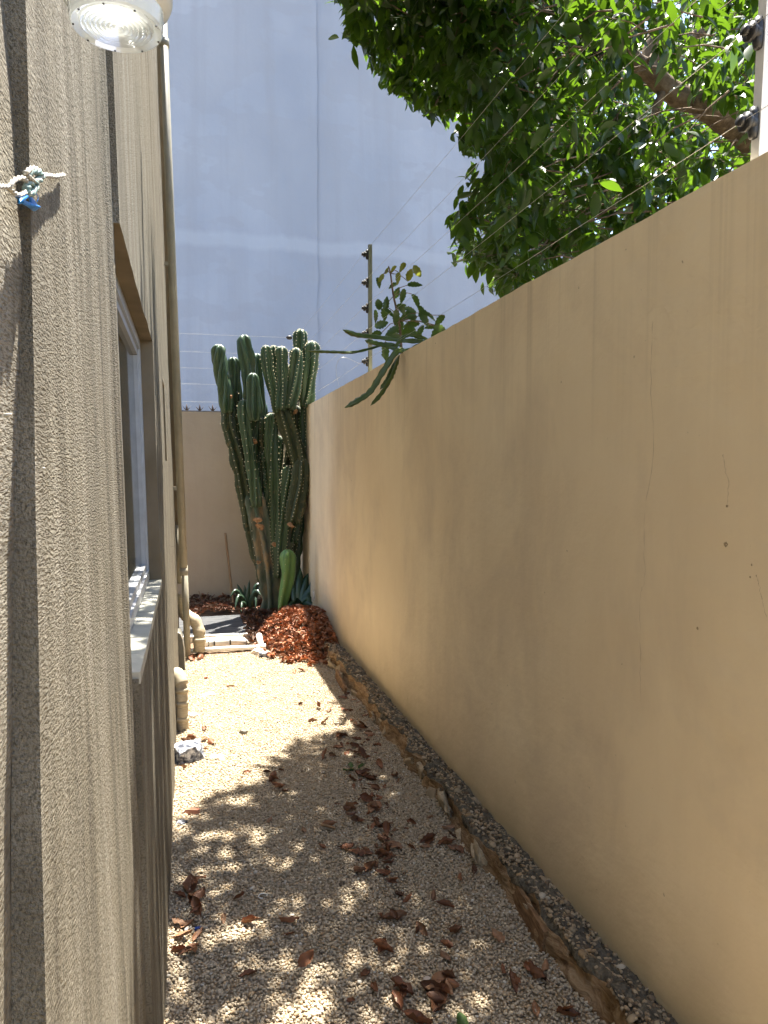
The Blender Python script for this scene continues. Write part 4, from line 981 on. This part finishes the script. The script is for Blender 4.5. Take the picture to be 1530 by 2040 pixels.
# heap of dead leaves at the foot of the cactus
def leaf_mass(name, pts, size, cols, label, cat, seed, tilt=1.1):
    r = random.Random(seed); base = [dead_leaf(200+i) for i in range(6)]; bv = []; bf = None
    for b in base:
        bv.append(np.array(b.v[:45])); bf = np.array([f for f in b.f[:32]])
    Vs, Fs, Cs, off = [], [], [], 0
    for p in pts:
        E_ = Matrix.Rotation(r.uniform(0, 6.28), 3, 'Z') @ Matrix.Rotation(r.uniform(-tilt, tilt), 3, 'X') @ Matrix.Rotation(r.uniform(-tilt, tilt), 3, 'Y')
        v = bv[r.randrange(6)] @ np.array(E_).T*(size*r.uniform(.45, 1.5)) + np.array(p); Vs.append(v); Fs.append(bf+off); off += len(v)
        c = np.array(r.choice(cols))*r.uniform(0.7, 1.25); Cs.append(np.repeat(c[None], len(v), 0))
    return tag(link(name, np_mesh(name, np.vstack(Vs), np.vstack(Fs), 'heap_leaf', np.vstack(Cs), True)), label, cat, kind='stuff')
HX, HY = 1.02, 6.74
def heap_z(x, y):
    dx, dy = (x-HX)/(0.40+0.06*nz(y, 1, 0, 3)), (y-HY)/(0.90+0.10*nz(x, 4, 0, 4)); q = 1-(dx*dx+dy*dy); return (0.25*q**(1.15 if y < HY else 0.7) if q > 0 else 0) + 0.05*nz(x, y, 0, 4.5)*max(0, q) + 0.02*nz(x, y, 0, 11)
m = MB(); m.grid(lambda u, v: (HX-0.5+u*0.75, HY-0.92+v*1.84, heap_z(HX-0.5+u*0.75, HY-0.92+v*1.84)-0.03), 24, 40)
tag(m.build('leaf_mound_soil', 'soil'), kind='structure')
pts = []
while len(pts) < 4200:
    x, y = rnd.uniform(HX-0.55, XR-0.01), rnd.uniform(HY-1.0, HY+0.95); z = heap_z(x, y)
    if z < 0.005 and rnd.random() > 0.12: continue
    if z < -0.005: continue
    if ((x-HX)/0.48)**2+((y-HY)/0.98)**2 > 1: continue
    pts.append((x, y, max(z, 0.0)+rnd.uniform(-0.012, 0.03)))
RUST = [(0.42, 0.15, 0.06), (0.36, 0.12, 0.04), (0.30, 0.095, 0.032), (0.16, 0.06, 0.028), (0.38, 0.17, 0.08), (0.46, 0.21, 0.11), (0.48, 0.28, 0.19), (0.24, 0.085, 0.035), (0.48, 0.26, 0.17)]
leaf_mass('leaf_heap', pts, 0.046, RUST, 'heap of rust-brown dead leaves at the foot of the cactus', 'leaf heap', 5)
pts = []
for k in range(1500):
    x, y = rnd.uniform(-0.05, XR-0.02), rnd.uniform(7.75, YB-0.03)
    if y < 8.0 and x < 0.55: continue
    pts.append((x, y, 0.02+0.09*max(0, nz(x, y, 1, 2.2)+0.35)+rnd.uniform(0, .03)))
for k in range(500): pts.append((rnd.uniform(0.52, 0.85), rnd.uniform(6.7, 7.9), 0.01+rnd.uniform(0, .06)))
leaf_mass('leaf_litter', pts, 0.06, [(0.16, 0.07, 0.04), (0.10, 0.05, 0.03), (0.22, 0.10, 0.055), (0.13, 0.085, 0.06)], 'dark brown leaf litter along the base of the back wall', 'leaf litter', 9)

# ------------------------------------------------------------------ slab, pipes and small things
sl = empty('concrete_slab', atY(430, 1255, 7.3), 'dark grey concrete slab with a white front edge near the back wall', 'slab')
m = MB(); m.box((-0.3, 7.02, -0.02), (0.585, 7.95, 0.035)); m.build('slab_top', 'slab_concrete', sl)
m = MB(); m.box((-0.3, 6.965, -0.02), (0.60, 7.018, 0.041)); m.build('front_edge', 'kerb_white', sl)
dp = empty('downpipe', LW(0.05, 6.3, 0), 'tall cream downpipe fixed to the far end of the house wall', 'downpipe')
def pipe(parent, pts, r, mat, name='pipe', seg=18):
    m = MB(); m.tube(pts, r, seg); return m.build(name, mat, parent)
U1 = 0.066
pipe(dp, [LW(U1, 6.30, 0.02), LW(U1, 6.30, 0.78)], 0.027, 'pvc_cream')
pipe(dp, [LW(U1-0.006, 6.30, 0.76), LW(U1-0.006, 6.30, 6.0)], 0.032, 'pvc_cream')
for z in (0.70, 4.9): pipe(dp, [LW(U1-0.006, 6.30, z), LW(U1-0.006, 6.30, z+0.06)], 0.041 if z > 1 else 0.034, 'pvc_cream', 'coupling')
for z in (1.4, 3.2, 5.2):
    m = MB(); m.box((0.0, 6.285, z), (U1-0.03, 6.315, z+0.03), fn=LW); m.build('bracket', 'pvc_cream', dp)
wp = empty('waste_pipe', LW(0.02, 6.6, 0), 'taped cream waste pipe with a swan-neck bend beside the downpipe', 'pipe')
P = [LW(0.024, 6.50, 1.1), LW(0.024, 6.50, 0.62)]
pipe(wp, P, 0.036, 'pvc_cream')
m = MB(); m.box((-0.02, 6.50, 1.05), (0.050, 6.62, 6.0), fn=LW); m.build('shade_strip', 'house_reveal', wp);  # added upright box standing in for the dark shade between wall and downpipe
bend = curve_pts([LW(0.03, 6.55, 0.50), Vector(atY(368, 1222, 6.5)), Vector(atY(386, 1234, 6.45)), Vector(atY(396, 1256, 6.42)), Vector(atY(397, 1275, 6.4)), Vector(atY(397, 1296, 6.4))], 26)
pipe(wp, bend, [0.050+0.0035*math.sin(i*1.3) for i in range(26)], 'pvc_tape', 'taped_bend')
pipe(wp, [bend[19], bend[21]], 0.058, 'pvc_tape', 'tape_ring'); pipe(wp, [LW(0.03, 6.55, 0.60), LW(0.03, 6.55, 0.66)], 0.038, 'pvc_cream', 'coupling')
dr = empty('drain_pipe', atz(430, 1285), 'short thick white pipe lying on the ground with dark slots', 'pipe')
a, b = atY(398, 1282, 6.62), atY(462, 1278, 6.74)
tub = curve_pts([a, a.lerp(b, .5), b, b+Vector((0.09, 0.10, -0.035)), b+Vector((0.13, 0.22, -0.09))], 22); pipe(dr, tub, 0.048, 'pvc_white')
for px, py in ((415, 1283), (427, 1282), (459, 1280)):
    p = atY(px, py, 6.6); m = MB(); m.box((p.x-0.006, 6.60, p.z-0.02), (p.x+0.006, 6.66, p.z+0.018)); m.build('slot', 'dark_plastic', dr)
tp = empty('supply_pipe', atz(450, 1293), 'long thin white plastic pipe across the end of the gravel', 'pipe')
a, b = atY(376, 1297, 6.42), atY(522, 1289, 6.42)
pipe(tp, [a, a.lerp(b, .5)+Vector((0, 0, .004)), b], 0.021, 'pvc_white'); pipe(tp, [b+Vector((-0.02, 0, 0)), b+Vector((0.03, 0, 0))], 0.029, 'pvc_white', 'elbow')
pipe(tp, [b+Vector((0, 0.01, 0)), b+Vector((-.01, 0.10, 0.04)), b+Vector((-.01, 0.16, 0.07))], 0.026, 'pvc_white', 'riser')
pipe(tp, [a.lerp(b, .12), a.lerp(b, .20)], 0.026, 'pale_stone', 'joint')
m = MB(); m.box((-0.06, 6.44, -0.03), (0.50, 6.54, 0.006)); m.grid(lambda u, v: (-0.08+u*0.62, 6.36+v*0.12, 0.012*math.sin(v*math.pi)+0.008*nz(u*14, v*4)), 40, 8)
tag(m.build('earth_ridge', 'soil'), kind='structure')
# hood on the wall
hd = empty('drain_hood', LW(0, 6.0, 0), 'small dark rounded hood at the base of the house wall by the pipes', 'hood')
m = MB(); pr = [(0.0, 0.30), (0.018, 0.29), (0.034, 0.25), (0.043, 0.18), (0.045, 0.10), (0.045, 0.0)]
m.grid(lambda a_, b_: LW(pr[round(a_*5)][0]+0.012*0, 5.95+0.22*b_, pr[round(a_*5)][1]), 6, 5)
for Ye in (5.95, 6.17):
    m.add([LW(p[0], Ye, p[1]) for p in pr] + [LW(-0.01, Ye, 0)], [tuple(range(7))])
m.build('cover', 'dark_hood', hd)
m = MB(); m.tube([LW(p[0]+0.001, 5.949, p[1]) for p in pr], 0.004, 6); m.build('rim', 'pvc_white', hd)
# taped stub
sb = empty('pipe_stub', atz(363, 1450), 'short taped beige pipe stub coming out of the house wall near the rock', 'pipe')
g = atz(363, 1452); bz = [Vector((LX0-0.04, g.y+0.06, 0.33)), Vector((g.x-0.028, g.y+0.04, 0.315)), Vector((g.x-0.008, g.y+0.01, 0.27)), Vector((g.x-0.002, g.y, 0.2)), Vector((g.x, g.y, 0.1)), Vector((g.x+0.002, g.y, -0.01))]
pipe(sb, curve_pts(bz, 26), [0.037+0.0015*math.sin(i*2.1) for i in range(26)], 'pvc_tape', 'taped_pipe')
for z in (0.05, 0.145, 0.225): pipe(sb, [Vector((g.x, g.y, z)), Vector((g.x+0.001, g.y, z+0.028))], 0.0405, 'pvc_tape', 'tape_ring')
m = MB(); m.tube(curve_pts([Vector((LX0, g.y+0.05, 0.325)), Vector((g.x-0.02, g.y+0.03, 0.32)), Vector((g.x+0.0, g.y+0.0, 0.27))], 10), [0.042]*10, 14); m.build('white_wrap', 'pvc_tape', sb)
# rocks and bits
def rock(px, py, sx, sy_, sz, mat, name, label, cat='rock', seed=1, z=0.0):
    g = atz(px, py); o = link(name, rock_mesh(name, mat, 3, 0.5, seed)); o.location = (g.x, g.y, sz*0.35+z); o.scale = (sx, sy_, sz); o.rotation_euler = (0, 0, seed); return tag(o, label, cat)
rock(374, 1512, 0.085, 0.10, 0.075, 'painted_rock', 'rock', 'dark blue-grey rock splashed with white paint by the left wall', seed=2)
rock(394, 1480, 0.025, 0.03, 0.02, 'painted_rock', 'rock', 'small blue-grey stone just above the paint-splashed rock', seed=3)
rock(384, 1428, 0.035, 0.04, 0.02, 'kerb_white', 'rock', 'small white chunk beside the taped pipe stub', seed=4)
rock(415, 1385, 0.03, 0.06, 0.012, 'kerb_white', 'rock', 'flat white chip on the sunlit gravel', seed=5)
rock(432, 1510, 0.05, 0.03, 0.012, 'kerb_white', 'rock', 'white plaster chip on the gravel right of the painted rock', seed=6)
rock(485, 1462, 0.022, 0.03, 0.022, 'dark_hood', 'rock', 'small dark grey stone alone on the sunlit gravel', seed=7)
rock(411, 1352, 0.016, 0.02, 0.016, 'brick_red', 'rock', 'tiny brown stone on the far sunlit gravel', seed=8)
rock(640, 1240, 0.10, 0.14, 0.07, 'pale_stone', 'rock', 'pale stone on top of the leaf heap against the wall', seed=9, z=0.26)
rock(513, 1303, 0.06, 0.06, 0.04, 'pale_stone', 'rock', 'pale rounded stone at the end of the thin white pipe', seed=10)
rock(525, 1308, 0.04, 0.05, 0.035, 'painted_rock', 'rock', 'grey stone at the left edge of the leaf heap', seed=11)
rock(362, 1640, 0.03, 0.03, 0.010, 'painted_rock', 'rock', 'blue-grey paint chip by the house wall below the brick fragment', seed=12)
rock(850, 1955, 0.014, 0.012, 0.010, 'pale_stone', 'rock', 'larger pale pebble beside the clump of dead leaves', seed=13)
def chip(px, py, L, W, H, mat, name, label, cat, rz):
    import bmesh
    bm = bmesh.new(); bmesh.ops.create_cube(bm, size=1); bmesh.ops.subdivide_edges(bm, edges=bm.edges[:], cuts=3, use_grid_fill=True)
    for v in bm.verts: v.co += Vector((nz(v.co.x*9, v.co.y*9, v.co.z*9+px), nz(v.co.y*9, px, v.co.z*9), nz(v.co.z*9, v.co.x*9, px)))*0.10; v.co *= 1-0.12*max(0, v.co.length-0.6)
    me = bpy.data.meshes.new(name); bm.to_mesh(me); bm.free(); me.materials.append(MATS[mat]); g = atz(px, py)
    o = link(name, me); o.location = (g.x, g.y, H*0.45); o.scale = (L, W, H); o.rotation_euler = (0, 0, rz); return tag(o, label, cat)
chip(383, 1620, 0.065, 0.028, 0.022, 'brick_red', 'brick_fragment', 'broken pinkish-red brick fragment on the gravel by the house wall', 'brick', -0.3)
chip(459, 1369, 0.05, 0.022, 0.02, 'stick_wood', 'wood_block', 'small brown wood block on the sunlit gravel', 'wood', 0.1)
chip(398, 1850, 0.035, 0.010, 0.006, 'blue_plastic', 'plastic_strip', 'small blue plastic strip among the leaves by the house wall', 'plastic', 0.1)
m = MB(); p = atz(524, 1790); m.tube([p+Vector((0.016*math.cos(a_), 0.016*math.sin(a_), 0.010)) for a_ in np.linspace(0.2, 4.6, 14)], 0.0022, 6); tag(m.build('plastic_ring', 'pvc_white'), 'small broken white plastic ring on the gravel', 'ring')
m = MB(); p = atz(545, 1665, 0.02)
for a_ in range(1): m.tube(curve_pts([atz(640, 1643, 0.014), atz(655, 1646, 0.016), atz(668, 1650, 0.013)], 8), 0.006, 6)
tag(m.build('dry_stick', 'stick_wood'), 'short dark stick on the gravel left of the leaf trail', 'stick')

# ------------------------------------------------------------------ rope knot on the house wall
def lwp(px, py, u):
    d = ray(px, py); tt = (LX0+u-LK*EYE)/(d[0]+LK*d[2]); return Vector(CO+d*tt)
rk = empty('rope_knot', lwp(62, 370, UB), 'knotted white rope end with blue cord tied to the house wall', 'rope')
uo = UB+0.012
def cord(P, r, mat, name, n=24, tw=0.0):
    C = curve_pts([lwp(x, y, UB+0.002+u*0.32) for x, y, u in P], n)
    if not tw: m = MB(); m.tube(C, r, 8); return m.build(name, mat, rk)
    for s in (0, 1, 2):
        m = MB(); Q = []
        for i, c in enumerate(C):
            a_ = i*tw + s*2.094; Q.append(c+Vector((math.cos(a_)*r*0.6, 0, math.sin(a_)*r*0.6)))
        m.tube(Q, r*0.62, 7); m.build(name, mat, rk)
cord([(-14, 372, .012), (5, 371, .012), (20, 372, .014)], 0.0016, 'rope_white', 'rope', 14, 0.8)
cord([(18, 371, .014), (30, 358, .018), (45, 354, .018), (54, 362, .018)], 0.0018, 'rope_white', 'rope', 16, 0.8)
cord([(18, 372, .014), (27, 384, .016), (40, 388, .018), (50, 382, .018)], 0.0018, 'rope_white', 'rope', 16, 0.8)
cord([(80, 350, .018), (95, 349, .014), (110, 351, .010), (126, 348, .006)], 0.0022, 'rope_white', 'rope', 22, 0.9)
cord([(52, 352, .016), (62, 340, .022), (76, 342, .022), (82, 352, .020), (72, 362, .024), (58, 366, .020), (52, 380, .018), (62, 384, .022), (70, 372, .024)], 0.0030, 'teal_cord', 'knot', 40, 0.7)
cord([(50, 345, .020), (64, 335, .024), (78, 340, .022), (80, 356, .024), (66, 360, .026), (55, 350, .022)], 0.0020, 'rope_white', 'knot', 30, 0.8)
for k in range(16):
    a_ = rnd.uniform(-6, 6); cord([(50+k, 384, .014), (42+a_*.4, 394+k*.5, .012+k*.001), (50+a_, 404, .012), (66+k*.8, 418-k*.4, .012+k*.001), (74-k*.5, 412, .010), (64, 396+k, .012), (56, 386, .014)], 0.0011, 'blue_cord', 'blue_cord', 26)
cord([(28, 388, .010), (36, 396, .010), (44, 400, .011)], 0.0006, 'blue_cord', 'blue_cord'); cord([(70, 384, .016), (76, 392, .014), (74, 402, .012)], 0.0005, 'blue_cord', 'blue_cord')

# ------------------------------------------------------------------ lamp above
lc_ = atY(233, 56, 0.62); R = 0.0345
lamp = empty('wall_lamp', lc_, 'round clear ribbed glass lamp with white collar hanging at the top left', 'lamp')
m = MB(); pr = [(0.0005, 0.0012)]
for i in range(1, 9): pr += [(R*0.80*(i-0.55)/8, -0.0004), (R*0.80*(i-0.45)/8, -0.0004), (R*0.80*(i-0.08)/8, 0.0016), (R*0.80*i/8, 0.0016)]
pr += [(R*0.84, 0.001), (R*0.95, -0.0005), (R*0.985, 0.0008), (R*1.0, 0.004), (R*1.0, 0.034)]
m.lathe([(a_, b_*1.7) for a_, b_ in pr], lc_, 64, 0, False); m.build('lens', 'lamp_lens', lamp)
m = MB(); m.lathe([(R*1.005, 0.014), (R*1.14, 0.018), (R*1.20, 0.023), (R*1.20, 0.040), (R*1.08, 0.052), (R*0.98, 0.068), (R*0.96, 0.075)], lc_, 48); m.build('collar', 'lamp_glass', lamp)
m = MB(); top = lc_+Vector((-R*0.95, 0, 0.068)); m.tube(curve_pts([top, top+Vector((-0.006, 0, 0.03)), top+Vector((-0.03, 0, 0.05)), top+Vector((-0.08, 0, 0.055))], 14), 0.008, 10); m.build('bracket', 'lamp_white', lamp)
for i in range(9):
    a_ = 0.3+i*0.7; k = MB(); p = lc_+Vector((R*0.91*math.cos(a_), R*0.91*math.sin(a_), -0.0006)); k.tube([p, p+Vector((0, 0, -0.0008))], 0.0008, 6); k.build('dirt_speck', 'dark_plastic', lamp)
